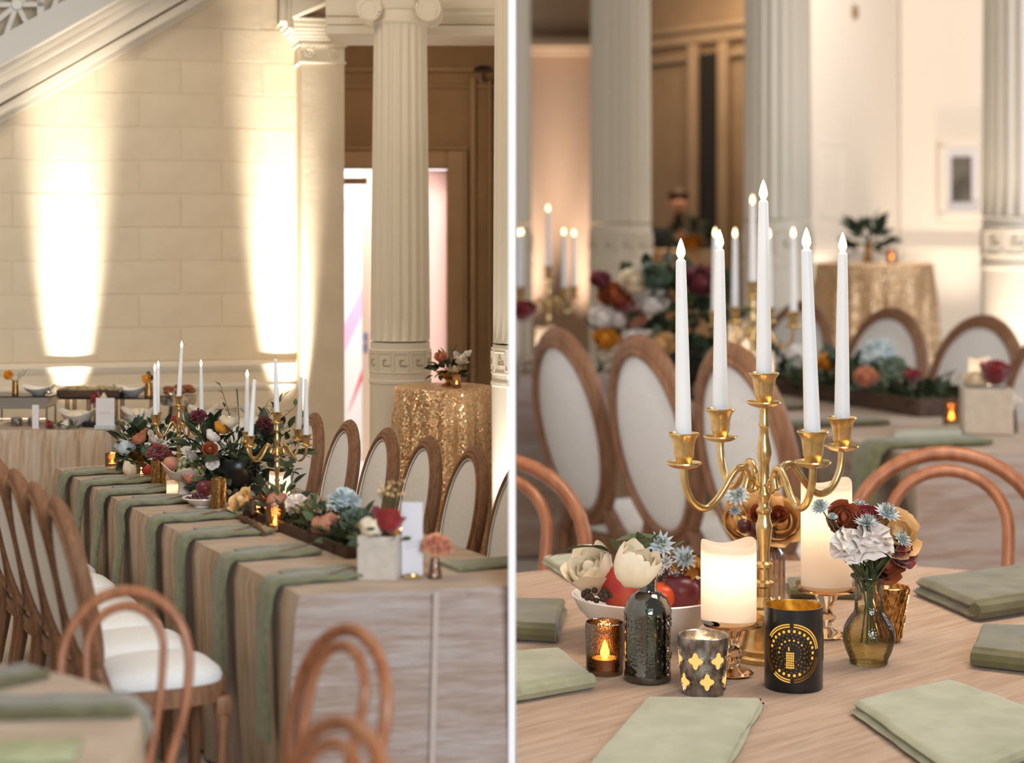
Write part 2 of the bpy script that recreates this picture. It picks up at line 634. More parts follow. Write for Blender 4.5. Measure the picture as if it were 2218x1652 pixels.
# wall with courses of painted blocks, each block proud of its recessed joint
mb = MB().box((.84, .16, 1.9), (3.2, .3, 3.8))
wall_back = link('wall_back', mb.mesh('wall_back', JOINT, False), None, A.W(WO), (0, 0, ROTW))
wall_back['kind'] = 'structure'
blk = {}
CH, BWID, Z0 = .2032, .495, 1.066
for row in range(13):
    z = Z0 + CH * row
    off = -.35 + (BWID * .5 if row % 2 else 0.0)
    for k in range(7):
        x0, x1 = off + k * BWID, off + (k + 1) * BWID
        x0, x1 = max(x0, -.5), min(x1, 2.36)
        if x1 - x0 < .05:
            continue
        w = round(x1 - x0 - .0035, 4)
        if w not in blk:
            blk[w] = MB().box((0, 0, 0), (w, .05, CH - .0035), bev=.0022).mesh('block', WALL, False)
        link('block', blk[w], wall_back, ((x0 + x1) / 2, .0312 + RND.uniform(-.0009, .0009), z + CH / 2))
mb = MB().box((.93, .0, .533), (2.86, .05, 1.066))
part('wainscot', mb, WALL, wall_back, False)


def moulding(t0, t1, z, prof, name, label):
    """a horizontal strip on the wall with a stepped profile [(z0, z1, out)]"""
    m = MB()
    for a, b, o in prof:
        m.box(((t0 + t1) / 2, -o / 2, z + (a + b) / 2), (t1 - t0, o + .02, b - a), bev=.004)
    o_ = link(name, m.mesh(name, PAINT, False), None, A.W(WO), (0, 0, ROTW))
    o_['kind'] = 'structure'
    o_['label'] = label
    return o_


moulding(-.5, 2.33, 1.0, [(.0, .014, .028), (.014, .028, .038), (.028, .044, .046), (.044, .058, .03)], 'trim_1', 'white chair rail moulding under the block courses')
moulding(-.5, 2.33, .885, [(.0, .016, .028), (.016, .03, .038), (.03, .04, .024)], 'trim_2', 'lower white panel moulding behind the buffet')
moulding(-.5, 2.33, .0, [(0, .14, .04), (.14, .16, .03)], 'baseboard_back', 'white baseboard under the block wall')

# stair string climbing across the wall, moulding by moulding
ST0, STZ, STS = .569, 2.493, .607                # start along wall, lower edge height, slope
st_ex = (WX + Vector((0, 0, STS))).normalized()


def stair_band(name, v0, v1, out, matl, t0=-.6, t1=3.2, back=0.0, par=None):
    lo = [(t0, STZ + (t0 - ST0) * STS + v0), (t1, STZ + (t1 - ST0) * STS + v0), (t1, STZ + (t1 - ST0) * STS + v1), (t0, STZ + (t0 - ST0) * STS + v1)]
    m = MB().prism(lo, (0, -back, 0), (1, 0, 0), (0, 0, 1), (0, -1, 0), out - back)
    return part(name, m, matl, par, False)


stair = link('staircase', None, None, A.W(WO), (0, 0, ROTW))
tag(stair, 'white moulded staircase string climbing across the upper left wall', 'staircase')
for nm, v0, v1, ou in (('bead', 0, .011, .055), ('bead', .015, .026, .07), ('bead', .03, .041, .085), ('soffit_moulding', .041, .09, .13),
                       ('soffit_moulding', .104, .142, .17), ('cove', .142, .208, .145), ('fillet', .208, .224, .19), ('fascia', .224, .31, .165), ('fillet', .31, .324, .205)):
    stair_band(nm, v0, v1, ou, PAINT, par=stair)
stair_band('reveal', .088, .106, .10, TAN_DIM2, par=stair)  # shade of the recess put into its darker tan
stair_band('dentil_strip', .258, .266, .172, PAINT, par=stair)
stair_band('string_panel', .324, .50, .16, GREYP, par=stair)
# pierced iron balustrade: stars of flat bars between uprights
S0 = .17


def bal(t, v):
    return Vector((t, 0, STZ + (t - ST0) * STS + v))


def bar(a, b, w, name='bar'):
    a, b = bal(*a), bal(*b)
    d = (b - a)
    L_ = d.length
    d.normalize()
    n = Vector((-d.z, 0, d.x))
    m = MB().prism([(0, -w / 2), (L_, -w / 2), (L_, w / 2), (0, w / 2)], a + Vector((0, -.12, 0)), d, n, (0, -1, 0), .03)
    part(name, m, GREYP, stair, False)


cell = .27
for k in range(-3, 4):
    c0 = .535 + k * cell
    bar((c0, .48), (c0, .79), .04, 'upright')
    cx, cv = c0 + cell / 2, .632
    for ang in range(8):
        a = pi / 4 * ang + pi / 8
        r = .165
        bar((cx, cv), (cx + r * cos(a), cv + r * sin(a) - r * cos(a) * .15), .028, 'star_bar')
    m = MB().lathe([(0, -.015), (.03, -.015), (.034, 0), (.03, .012), (0, .012)], 14, bal(cx, cv) + Vector((0, -.155, 0)), axis=Vector((0, -1, 0)))
    part('boss', m, GREYP, stair)
stair_band('hand_rail', .775, .85, .17, GREYP, par=stair, back=.08)

# pier at the end of the wall with its capital
pier = link('square_column', None, None, A.W(on_wall(2.33, 0, 0)), (0, 0, ROTW))
tag(pier, 'square white pier with moulded capital at the end of the block wall', 'pillar')
part('shaft', MB().box((.135, .0, 1.44), (.262, .5, 2.88)), WALL, pier, False)
m = MB()
zz = 2.872
for h, o in ((.014, .012),):
    m.box((.135, 0, zz + h / 2), (.262 + 2 * o, .5 + 2 * o, h), bev=.004)
part('astragal', m, PAINT, pier, False)
part('neck', MB().box((.135, 0, 2.93), (.264, .502, .1)), PAINT, pier, False)
for x in (.055, .2):
    mm = MB()
    mm.tube([Vector((x + .026 * cos(a * pi / 8), -.253, 2.932 + .026 * sin(a * pi / 8))) for a in range(16)], .006, 6, closed=True)
    mm.ell((x, -.252, 2.932), (.012, .006, .012), 8, 6)
    part('rosette', mm, PAINT, pier)
m = MB()
z = 2.98
for h, o in ((.016, .02), (.012, .012), (.02, .03), (.02, .045), (.02, .06), (.024, .085), (.03, .10), (.014, .115)):
    m.box((.135, 0, z + h / 2), (.262 + 2 * o, .5 + 2 * o, h), bev=.003)
    z += h
part('capital', m, PAINT, pier, False)
m = MB()
for k in range(14):
    m.ell((.0 + k * .0205, -.272, 2.978), (.008, .006, .007), 6, 5)
part('bead_row', m, PAINT, pier)


def flute(nf, depth):
    def f(a, z, r):
        s = (a * nf / (2 * pi)) % 1.0
        return 1.0 - depth * max(0.0, sin(pi * min(1.0, max(0.0, (s - .12) / .76)))) ** .7
    return f


def column(sp, name, label, p, rb, rt, zf0, zf1, key, ztop, volutes=True, nf=20, pmat=PAINT):
    t = thing(sp, name, label, 'pillar', (p[0], p[1], 0))
    n = nf * 8
    fl = flute(nf, .085)
    base = [(0, 0), (rb * 1.28, 0), (rb * 1.28, .06), (rb * 1.16, .10), (rb * 1.22, .14), (rb * 1.1, .2), (rb * 1.03, .22)]
    base += [(rb * 1.03, key[0] - .07), (rb * 1.06, key[0] - .065), (rb * 1.06, key[0] - .05), (rb * 1.03, key[0] - .045), (rb * 1.03, key[0] - .012), (rb * 1.05, key[0] - .01), (rb * 1.05, key[0] - .003), (rb * 1.025, key[0]),
             (rb * 1.025, key[1]), (rb * 1.05, key[1] + .003), (rb * 1.05, key[1] + .01), (rb * 1.0, key[1] + .014), (rb, zf0 - .008), (0, zf0 - .008)]
    part('drum', MB().lathe(base, 48), pmat, t)
    prof = []
    for i in range(13):
        u = i / 12
        z = zf0 + (zf1 - zf0) * u
        prof.append((rb + (rt - rb) * (u ** 1.3), z))

    def m2(a, z, r):
        e = min(1.0, max(0.0, min((z - zf0) / .02, (zf1 - z) / .02)))
        return 1.0 - (1.0 - fl(a, z, r)) * e
    prof.insert(1, (rb, zf0 + .02))
    prof.insert(-1, (rt, zf1 - .02))
    prof = [(0, zf0)] + sorted(prof, key=lambda q: q[1]) + [(0, zf1)]
    part('fluted_shaft', MB().lathe(prof, n, mod=m2), pmat, t, angle=50)
    # key pattern in relief round the drum
    N_ = 11
    h = key[1] - key[0] - .012
    zc = key[0] + .006
    un = [(0, 0), (0, 1), (.8, 1), (.8, .3), (.35, .3), (.35, .62), (.55, .62), (.55, .62), (.35, .62), (.35, .3), (.8, .3), (.8, 0), (1, 0)]
    mk = MB()
    for k in range(N_):
        for (u0, w0), (u1, w1) in zip(un, un[1:]):
            if (u0, w0) == (u1, w1):
                continue
            pts = []
            ns = 3 if u0 != u1 else 1
            for i in range(ns + 1):
                u = u0 + (u1 - u0) * i / ns
                w = w0 + (w1 - w0) * i / ns
                a = 2 * pi * (k + u) / N_
                pts.append((rb * 1.028 * cos(a), rb * 1.028 * sin(a), zc + h * w))
            mk.tube(pts, .0055, 4)
    part('greek_key', mk, pmat, t, stuff=True)
    cap = [(0, zf1), (rt * 1.02, zf1), (rt * 1.06, zf1 + .012), (rt * 1.0, zf1 + .02), (rt * 1.0, zf1 + .07), (rt * 1.08, zf1 + .078), (rt * 1.12, zf1 + .1), (rt * 1.2, zf1 + .16), (rt * 1.2, ztop), (0, ztop)]
    part('necking', MB().lathe(cap, 48), pmat, t)
    if volutes:
        for sx in (-1, 1):
            for sy in (-1, 1):
                cxx, cyy, czz = sx * rt * 1.1, sy * rt * .98, zf1 + .075
                mv = MB()
                pts = []
                for i in range(40):
                    a = i / 39 * 4.6 * pi
                    r = .072 * (1 - i / 39 * .85)
                    pts.append((cxx + sx * r * cos(a + pi / 2) * .9, cyy, czz + r * sin(a + pi / 2)))
                mv.tube(pts, [.014 * (1 - i / 60) for i in range(40)], 6)
                mv.lathe([(0, -.006), (.066, -.006), (.07, .0), (.066, .02), (0, .02)], 20, (cxx, cyy, czz), axis=Vector((0, -sy, 0)))
                part('volute', mv, pmat, t)
        part('abacus', MB().box((0, 0, ztop + .03), (rt * 3.0, rt * 3.0, .06), bev=.01), pmat, t, False)
    return t


pc = A.P(867, 520, 9.7)
column(A, 'fluted_column', 'fluted white column with greek key band beside the gold sequin table', (pc.x, pc.y), .160, .143, 1.262, 2.955, (1.102, 1.205), 3.2)
pc = A.P(1140, 520, 8.55)
c2 = column(A, 'fluted_column', 'brightly lit fluted column cut by the right edge of the left room', (pc.x, pc.y), .160, .150, 1.315, 3.2, (1.18, 1.28), 3.4, volutes=False)
c2.rotation_euler = (0, 0, .17)
clip(c2, -.0115, True)

# entablature over the columns and the rising flight beyond it
mb = MB()
mb.box((-.53, 10.35, 3.32), (1.03, .5, .62))
mb.box((-.53, 10.35, 2.975), (1.03, .56, .055), bev=.006)
mb.box((-.53, 10.35, 3.07), (1.03, .53, .03), bev=.006)
mb.box((-.53, 10.35, 3.2), (1.03, .53, .02), bev=.004)
struct(A, 'trim_3', mb, PAINT, label='white moulded entablature beam carried by the columns')
mb = MB()
pa, pb_ = A.P(640, 44, 10.85), A.P(800, -28, 10.85)
sl = (pb_ - pa).normalized()
for o0, o1, dp in ((0, .10, .34), (.115, .14, .38), (.15, .30, .3)):
    mb.prism([(0, o0), (1.2, o0), (1.2, o1), (0, o1)], pa + Vector((0, dp / 2, 0)), sl, (0, 0, 1), (0, -1, 0), dp)
struct(A, 'trim_4', mb, PAINT, label='underside of the white stair flight above the pier')
mb = MB().box(A.P(617, 14, 10.8), (.05, .2, .22), bev=.01)
mb.box(A.P(632, 14, 10.8), (.03, .24, .3), bev=.01)
struct(A, 'trim_5', mb, PAINT, label='small bracket block on top of the pier capital')

# the dim gallery behind the columns
GD = 13.3
L0, R0, T0, B0 = A.P(700, 365, GD).x, A.P(968, 365, GD).x, A.P(0, 365, GD).z, 0.0
mb = MB()
mb.box(((L0 - 1.2) / 2 - .9, GD + .1, 1.75), (L0 * -1 + 0.3 - (L0 * -1) + .9, .2, 3.5))
mb.box(((R0 - .011) / 2, GD + .1, 1.75), (-.011 - R0, .2, 3.5))
mb.box(((L0 + R0) / 2, GD + .1, (T0 + 3.5) / 2), (R0 - L0, .2, 3.5 - T0))
struct(A, 'wall_gallery', mb, TAN_DIM, label='shade-toned gallery wall behind the columns')
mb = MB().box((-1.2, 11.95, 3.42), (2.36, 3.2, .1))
struct(A, 'ceiling_gallery', mb, TAN_DIM, label='dim gallery ceiling')
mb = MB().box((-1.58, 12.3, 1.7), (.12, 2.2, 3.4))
struct(A, 'wall_gallery_left', mb, TAN_DIM, label='shade-toned return wall of the gallery behind the pier')
# gallery mouldings
mb = MB()
for py, h, o in ((152, .03, .05), (188, .02, .03)):
    z = A.P(0, py, GD).z
    mb.box((-.75, GD - o / 2, z), (1.48, o, h), bev=.004)
struct(A, 'trim_6', mb, TAN_DIM2, label='shade-toned picture rail high on the gallery wall')
mb = MB()
for a, b in ((1018, 1030), (1058, 1064)):
    x0, x1 = A.P(a, 0, GD).x, A.P(b, 0, GD).x
    mb.box(((x0 + x1) / 2, GD - .03, 1.5), (x1 - x0, .06, 3.0), bev=.006)
struct(A, 'trim_7', mb, TAN_DIM2, label='narrow shade-toned pilaster strips beside the gallery doorway')

door = link('door_1', None, None, A.W((L0, GD, 0)))
door['kind'] = 'structure'
door['label'] = 'bright gallery doorway with a moulded shade-toned casing'
w = R0 - L0
part('casing', MB().box((w + .068, -.03, T0 / 2 + .07), (.136, .08, T0 + .14), bev=.01), TAN_DIM2, door, False)
part('casing', MB().box((w / 2, -.03, T0 + .068), (w, .08, .136), bev=.01), TAN_DIM2, door, False)
part('casing', MB().box((w + .142, -.045, T0 / 2 + .08), (.02, .1, T0 + .17), bev=.006), TAN_DIM2, door, False)
part('casing', MB().box((w / 2, -.045, T0 + .146), (w + .3, .1, .02), bev=.006), TAN_DIM2, door, False)
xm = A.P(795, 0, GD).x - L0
part('transom', MB().box((xm / 2, .03, T0 - .092), (xm, .08, .05), bev=.006), TAN_DIM2, door, False)
x3 = A.P(922, 0, GD).x - L0
PINK = wax('frosted_pink_glass', (252, 230, 224), .85)
part('door_leaf', MB().box((x3 + .01, .05, T0 / 2), (.30, .04, T0 - .02), bev=.006), PINK, door, False)
# bright lobby and painted mural past the doorway
LD = 15.4
mur = link('wall_mural', MB().box((-1.5, .06, 1.75), (3.0, .12, 3.5)).mesh('wall_mural', mat('mural_white', (246, 246, 248), .7), False), None, A.W((0, LD, 0)))
mur['kind'] = 'structure'
mur['label'] = 'bright white lobby wall with diagonal coloured stripes'
STR = [((733, 470), (775, 405), 16, (206, 186, 214)), ((733, 760), (800, 620), 26, (246, 196, 232)), ((728, 640), (738, 560), 8, (240, 190, 150)),
       ((752, 900), (800, 770), 12, (232, 84, 100)), ((745, 560), (790, 430), 8, (252, 236, 226)), ((748, 500), (800, 380), 5, (214, 226, 244)), ((690, 800), (735, 720), 20, (240, 120, 190))]
for i, (a, b, wpx, c) in enumerate(STR):
    pa, pb_ = A.P(a[0], a[1], LD), A.P(b[0], b[1], LD)
    d = (pb_ - pa)
    L_ = d.length
    d.normalize()
    n = Vector((-d.z, 0, d.x))
    w_ = wpx / F * LD
    m = MB().prism([(0, 0), (L_, -w_ / 2), (L_, w_ / 2)] if i == 3 else [(0, -w_ / 2), (L_, -w_ / 2), (L_, w_ / 2), (0, w_ / 2)], pa - Vector((0, LD - .0, 0)) + Vector((0, .001, 0)), d, n, (0, -1, 0), .004)
    part('painted_stripe', m, mat('mural_stripe_%d' % i, c, .7), mur, False)
STICK = mat('blue_sticker', (108, 116, 170), .5, c2=(150, 150, 186), sc=(60, 60, 60))
mx_ = A.P(795, 0, 14.7)
post = link('pillar_lobby', MB().box((0, 0, 1.75), (.08, .08, 3.5), bev=.006).mesh('pillar_lobby', mat('beige_door_post', (232, 210, 190), .6), False), None, A.W((mx_.x, 14.74, 0)))
post['kind'] = 'structure'
post['label'] = 'slim beige post in the bright lobby with two blue stickers'
for py in (730, 753):
    z = A.P(0, py, 14.7).z
    part('sticker', MB().box((-.01, -.042, z), (.036, .004, .070)), STICK, post, False)
lamp('lobby_daylight', 'AREA', (-1.0, 14.3, 3.3), (-1.2, 15.2, 1.2), 120, (1, .98, .97), .9, .9)

# small dark sconce on the gallery wall
p = A.P(1047, 150, 12.9)
t = thing(A, 'wall_sconce', 'small dark sconce high on the shade-toned gallery wall', 'lamp', p)
part('shade', MB().lathe([(0, .03), (.05, .02), (.075, 0), (.07, -.012), (0, -.016)], 16), BLACK, t)
part('arm', MB().tube([(0, .0, .0), (0, .2, -.01), (0, .385, -.04)], .012, 6), BLACK, t)

# uplights standing on the floor behind the buffet wash the wall in narrow columns
for i, (px, pw) in enumerate(((140, 850), (592, 1060))):
    q = A.P(px, 520, 10.7)
    tt = (q.x - WO.x) / WX.x
    a = on_wall(tt, .60, .44)
    b = on_wall(tt, .0, 1.75)
    l_ = lamp('wall_wash', 'SPOT', a, b, pw, UP_COL, .06, spot=60, blend=1.0)
    l_.scale = (.29, 1, 1)

lamp('column_wash', 'SPOT', (-.16, 8.22, .25), (.0, 8.52, 1.15), 70, (1.0, .95, .88), .05, spot=60, blend=1.0)

# ================================================================== white partition added as the border strip between the two views
mb = MB().box((0, 14.0, 2.0), (.0208, 17.2, 9.0))
o = link('wall_divider_added', mb.mesh('wall_divider_added', PARTI, False))
o['kind'] = 'structure'
o['label'] = 'thin white partition added as the strip between the two rooms'

# ================================================================== RIGHT ROOM: the shell
BX0 = .005                                         # where the partition's right face stands
mb = MB().box((4.0, 8.5, -.05), (7.98, 19.0, .1))
struct(B, 'floor_right', mb, TERR, label='pale speckled terrazzo floor of the right room')


def wall_seg(name, a, b, z0, z1, m, label, thick=.15):
    a, b = Vector((a[0], a[1], 0)), Vector((b[0], b[1], 0))
    d = b - a
    L_ = d.length
    mbx = MB().box((L_ / 2, thick / 2, (z0 + z1) / 2), (L_, thick, z1 - z0))
    o = link(name, mbx.mesh(name, m, False), None, B.W(a), (0, 0, atan2(d.y, d.x)), SB)
    o['kind'] = 'structure'
    o['label'] = label
    return o, L_


q = lambda px, d: (B.P(px, 520, d).x, d)
wl, _ = wall_seg('wall_far_left', q(1112, 13.0), q(1400, 13.0), 0, 4.5, mat('beige_wall_paint', (176, 146, 120), .8), 'tan far wall seen between the two left columns')
mb = MB()
for py, h, o_ in ((60, .06, .05), (100, .07, .22), (112, .05, .10)):
    mb.box((.45, -o_ / 2, B.P(0, py, 13.0).z), (.92, o_, h), bev=.01)
part('cornice', mb, TAN_DIM2, wl, False)
wc, Lc = wall_seg('wall_far_middle', q(1395, 15.6), q(1640, 14.6), 0, 5.0, TAN_DIM, 'tan far wall with a dark door opening between the columns')
mb = MB()
for z, h, o_ in ((3.10, .05, .10), (3.02, .10, .06), (2.86, .05, .05)):
    mb.box((Lc / 2, -o_ / 2, z), (Lc, o_, h), bev=.01)
part('cornice', mb, TAN_DIM2, wc, False)
dr = link('door_2', None, None, B.W((B.P(1548, 0, 14.95).x, 14.92, 0)), (0, 0, atan2(-1.0, B.P(1640, 0, 14.6).x - B.P(1395, 0, 15.6).x)), SB)
dr['kind'] = 'structure'
dr['label'] = 'door opening in the tan far wall, its darkness painted on a panel'
part('panel', MB().box((-.04, -.02, 1.44), (.20, .05, 2.88)), mat('opening_darkness', (26, 18, 14), .6), dr, False)  # near-black panel paints the darkness of the door opening
part('jamb', MB().box((.13, -.04, 1.48), (.10, .06, 2.96), bev=.01), TAN_DIM2, dr, False)
part('jamb', MB().box((-.20, -.05, 1.48), (.08, .08, 2.96), bev=.01), TAN_DIM2, dr, False)
w1, L1 = wall_seg('wall_right_near', q(1700, 10.6), q(1952, 12.6), 0, 5.0, PAINT_W, 'white side wall with a framed picture behind the column')
w2, L2 = wall_seg('wall_right_far', q(1950, 12.55), q(2420, 12.2), 0, 5.0, PAINT_W, 'white far wall with a framed picture')
for wv, LL in ((w1, L1), (w2, L2)):
    mb = MB()
    for z, h, o_ in ((1.27, .035, .05), (1.235, .03, .03), (.07, .14, .04)):
        mb.box((LL / 2, -o_ / 2, z), (LL, o_, h), bev=.006)
    part('chair_rail', mb, PAINT_W, wv, False)
part('wall_vent', MB().lathe([(0, 0), (.045, 0), (.045, .02), (0, .02)], 14, (L1 * .55, 0, B.P(0, 26, 11.7).z), axis=Vector((0, -1, 0))), TAN_DIM2, w1)

for nm, px, d, r, lab in (('round_column', 1087, 9.6, .158, 'pale column at the far left of the right room, half hidden by the partition'),
                          ('round_column', 1344, 9.5, .162, 'grey-white column left of the person at the bar'),
                          ('round_column', 1684, 8.6, .162, 'grey-white column straight behind the tallest candle'),
                          ('round_column', 2216, 7.9, .175, 'pale column at the right edge behind the oval chairs')):
    p = B.P(px, 520, d)
    zk = 1.332 + (520 - 548) / F * d
    c = column(B, nm, lab, (p.x, p.y), r, r * .93, zk + .16, 3.4, (zk, zk + .1), 3.6, volutes=False)
    if px < 1100:
        clip(c, BX0 * SB, False)
# picture frames
for nm, wv, tpos, zc, lab in (('picture_frame', w1, None, 1.68, 'white framed picture half hidden behind the column'),
                              ('picture_frame', w2, None, 1.70, 'white framed picture with a dark print on the far right wall')):
    px, d = (1790, 11.36) if wv is w1 else (2086, 12.44)
    p = B.P(px, 388, d)
    rot = wv.rotation_euler.z
    t = thing(B, nm, lab, 'picture', p, rot)
    fw, fh = (.40, .46) if wv is w1 else (.27, .50)
    mb = MB()
    for c_, s_ in (((0, -.02, fh / 2), (fw + .06, .05, .06)), ((0, -.02, -fh / 2), (fw + .06, .05, .06)), ((-fw / 2, -.02, 0), (.06, .05, fh)), ((fw / 2, -.02, 0), (.06, .05, fh))):
        mb.box(c_, s_, bev=.008)
    part('frame', mb, PAINT_W, t, False)
    part('mat_board', MB().box((0, -.005, 0), (fw, .02, fh)), CARD, t, False)
    part('print', MB().box((-.01, -.018, 0), (fw * .5, .01, fh * .62)), mat('print_grey', (120, 112, 100), .6, c2=(70, 64, 56), sc=(5, 5, 4)), t, False)
# warm uplights of the right room
for px, d, out, z, pw, aimz in ((1158, 12.6, 0, .3, 3600, 2.4), (1266, 12.6, 0, .3, 3600, 2.4), (1790, 11.0, 0, .5, 700, 2.8), (2075, 12.1, 0, .4, 700, 2.9), (2140, 7.55, 0, .35, 900, 1.7)):
    a = B.P(px, 520, d)
    l_ = lamp('wall_wash', 'SPOT', B.W((a.x, a.y - .05, z)), B.W((a.x, a.y + .25, aimz)), pw, (1.0, .84, .70), .15, spot=70, blend=1.0)
    l_.scale = (.34 if px < 1300 else 1.0, 1, 1)
    l_.data.color = (1.0, .88, .80) if px < 1300 else (1.0, .84, .70)

# ================================================================== furniture builders
def sequin(name, c, c2):
    m = bpy.data.materials.new(name)
    m.use_nodes = True
    nt = m.node_tree
    N, L = nt.nodes, nt.links
    b = N['Principled BSDF']
    b.inputs['Metallic'].default_value = .6
    b.inputs['Roughness'].default_value = .36
    tc = N.new('ShaderNodeTexCoord')
    v = N.new('ShaderNodeTexVoronoi')
    v.inputs['Scale'].default_value = 120
    L.new(tc.outputs['Object'], v.inputs['Vector'])
    ge = N.new('ShaderNodeNewGeometry')
    sub = N.new('ShaderNodeVectorMath')
    sub.operation = 'SUBTRACT'
    sub.inputs[1].default_value = (.5, .5, .5)
    L.new(v.outputs['Color'], sub.inputs[0])
    scl = N.new('ShaderNodeVectorMath')
    scl.operation = 'SCALE'
    scl.inputs['Scale'].default_value = .85
    L.new(sub.outputs[0], scl.inputs[0])
    ad = N.new('ShaderNodeVectorMath')
    ad.operation = 'ADD'
    L.new(scl.outputs[0], ad.inputs[0])
    L.new(ge.outputs['Normal'], ad.inputs[1])
    no = N.new('ShaderNodeVectorMath')
    no.operation = 'NORMALIZE'
    L.new(ad.outputs[0], no.inputs[0])
    L.new(no.outputs[0], b.inputs['Normal'])
    sp = N.new('ShaderNodeSeparateColor')
    L.new(v.outputs['Color'], sp.inputs[0])
    r = N.new('ShaderNodeValToRGB')
    r.color_ramp.elements[0].color = lin(c) + (1,)
    r.color_ramp.elements[1].color = lin(c2) + (1,)
    L.new(sp.outputs[0], r.inputs['Fac'])
    L.new(r.outputs['Color'], b.inputs['Base Color'])
    return m


SEQ = sequin('gold_sequin', (214, 158, 100), (255, 226, 186))


def ell_path(a, b, cz, n, f):
    return [f(a * cos(2 * pi * i / n), cz + b * sin(2 * pi * i / n)) for i in range(n)]


def oval_chair(sp, label, p, rz, group):
    """oval-backed dining chair facing +y: washed oak frame, white linen back and seat"""
    t = thing(sp, 'oval_back_chair', label, 'chair', p, rz, group)
    LE = radians(14)

    def bk(x, v, o=0.0):                         # point on the reclined back: v up, o forward
        return Vector((x, -.215 - v * sin(LE) + o * cos(LE), .43 + v * cos(LE) + o * sin(LE)))
    CZ, AX, BZ = .315, .222, .268
    m = MB()
    N_ = 44
    for (aa, bb, r, o) in ((AX, BZ, .024, 0.0), (AX + .012, BZ + .012, .016, .0), (AX - .016, BZ - .016, .012, .022), (AX - .016, BZ - .016, .012, -.022)):
        m.tube(ell_path(aa, bb, CZ, N_, lambda x, v: bk(x, v, o)), r, 8, closed=True, up=bk(0, 0, 1) - bk(0, 0, 0))
    part('back_frame', m, WOOD, t)
    for o, nm in ((.012, 'back_pad'), (-.012, 'back_panel')):
        m = MB()

        def fn(u, v_):
            a = 2 * pi * u
            r = v_
            d = (1 - r ** 3) * .022 * (1 if o > 0 else -1)
            return bk((AX - .02) * r * cos(a), CZ + (BZ - .02) * r * sin(a), o + d)
        m.grid(fn, 28, 6)
        part(nm, m, LINEN, t)
    # welt between linen and wood
    m = MB()
    m.tube(ell_path(AX - .03, BZ - .03, CZ, N_, lambda x, v: bk(x, v, .021)), .004, 5, closed=True)
    part('piping', m, LINEN, t)
    for s in (-1, 1):
        m = MB()
        m.tube([bk(s * .12, CZ - BZ * .86), bk(s * .15, .04), Vector((s * .19, -.215, .42))], [.024, .026, .03], 8)
        part('back_post', m, WOOD, t)
        m = MB()
        m.tube([Vector((s * .19, -.215, .44)), Vector((s * .19, -.225, .34)), Vector((s * .195, -.26, .16)), Vector((s * .2, -.30, 0))], [.027, .026, .021, .016], 8)
        part('leg', m, WOOD, t)
        m = MB()
        prof = [(0, 0), (.012, 0), (.016, .012), (.0135, .03), (.016, .05), (.0145, .055), (.0215, .29), (.024, .30), (.02, .31), (.025, .325), (.025, .335), (0, .335)]
        m.lathe(prof, 16, (s * .205, .20, 0), mod=lambda a, z, r: 1 - .10 * (.5 + .5 * cos(8 * a)) if .05 < z < .295 else 1)
        m.box((s * .205, .20, .365), (.056, .056, .06), bev=.006)
        part('leg', m, WOOD, t, angle=50)
    m = MB()
    out = []
    for i in range(36):
        a = 2 * pi * i / 36
        ca, sa = cos(a), sin(a)
        e = .62
        x = .245 * (abs(ca) ** e) * (1 if ca > 0 else -1)
        y = .235 * (abs(sa) ** e) * (1 if sa > 0 else -1)
        x *= 1.0 + .05 * (y / .235)
        out.append((x, y))
    m.prism(out, (0, 0, .378), (1, 0, 0), (0, 1, 0), (0, 0, 1), .035)
    m.prism([(x * 1.015, y * 1.015) for x, y in out], (0, 0, .385), (1, 0, 0), (0, 1, 0), (0, 0, 1), .009)
    m.prism([(x * 1.015, y * 1.015) for x, y in out], (0, 0, .413), (1, 0, 0), (0, 1, 0), (0, 0, 1), .022)
    part('seat_frame', m, WOOD, t)
    m = MB()
    rings = [(0.0, .508), (.35, .506), (.65, .498), (.85, .484), (.96, .466), (1.0, .45), (.985, .436)]
    vs, fs = [Vector((0, 0, .508))], []
    for k, (s, z) in enumerate(rings[1:]):
        for x, y in out:
            vs.append(Vector((x * s * .97, y * s * .97, z)))
    n = len(out)
    for i in range(n):
        fs.append((0, 1 + i, 1 + (i + 1) % n))
    for k in range(len(rings) - 2):
        for i in range(n):
            a, b = 1 + k * n + i, 1 + k * n + (i + 1) % n
            fs.append((a, a + n, b + n, b))
    m.add(vs, fs)
    part('seat_cushion', m, LINEN, t, angle=70)
    return t


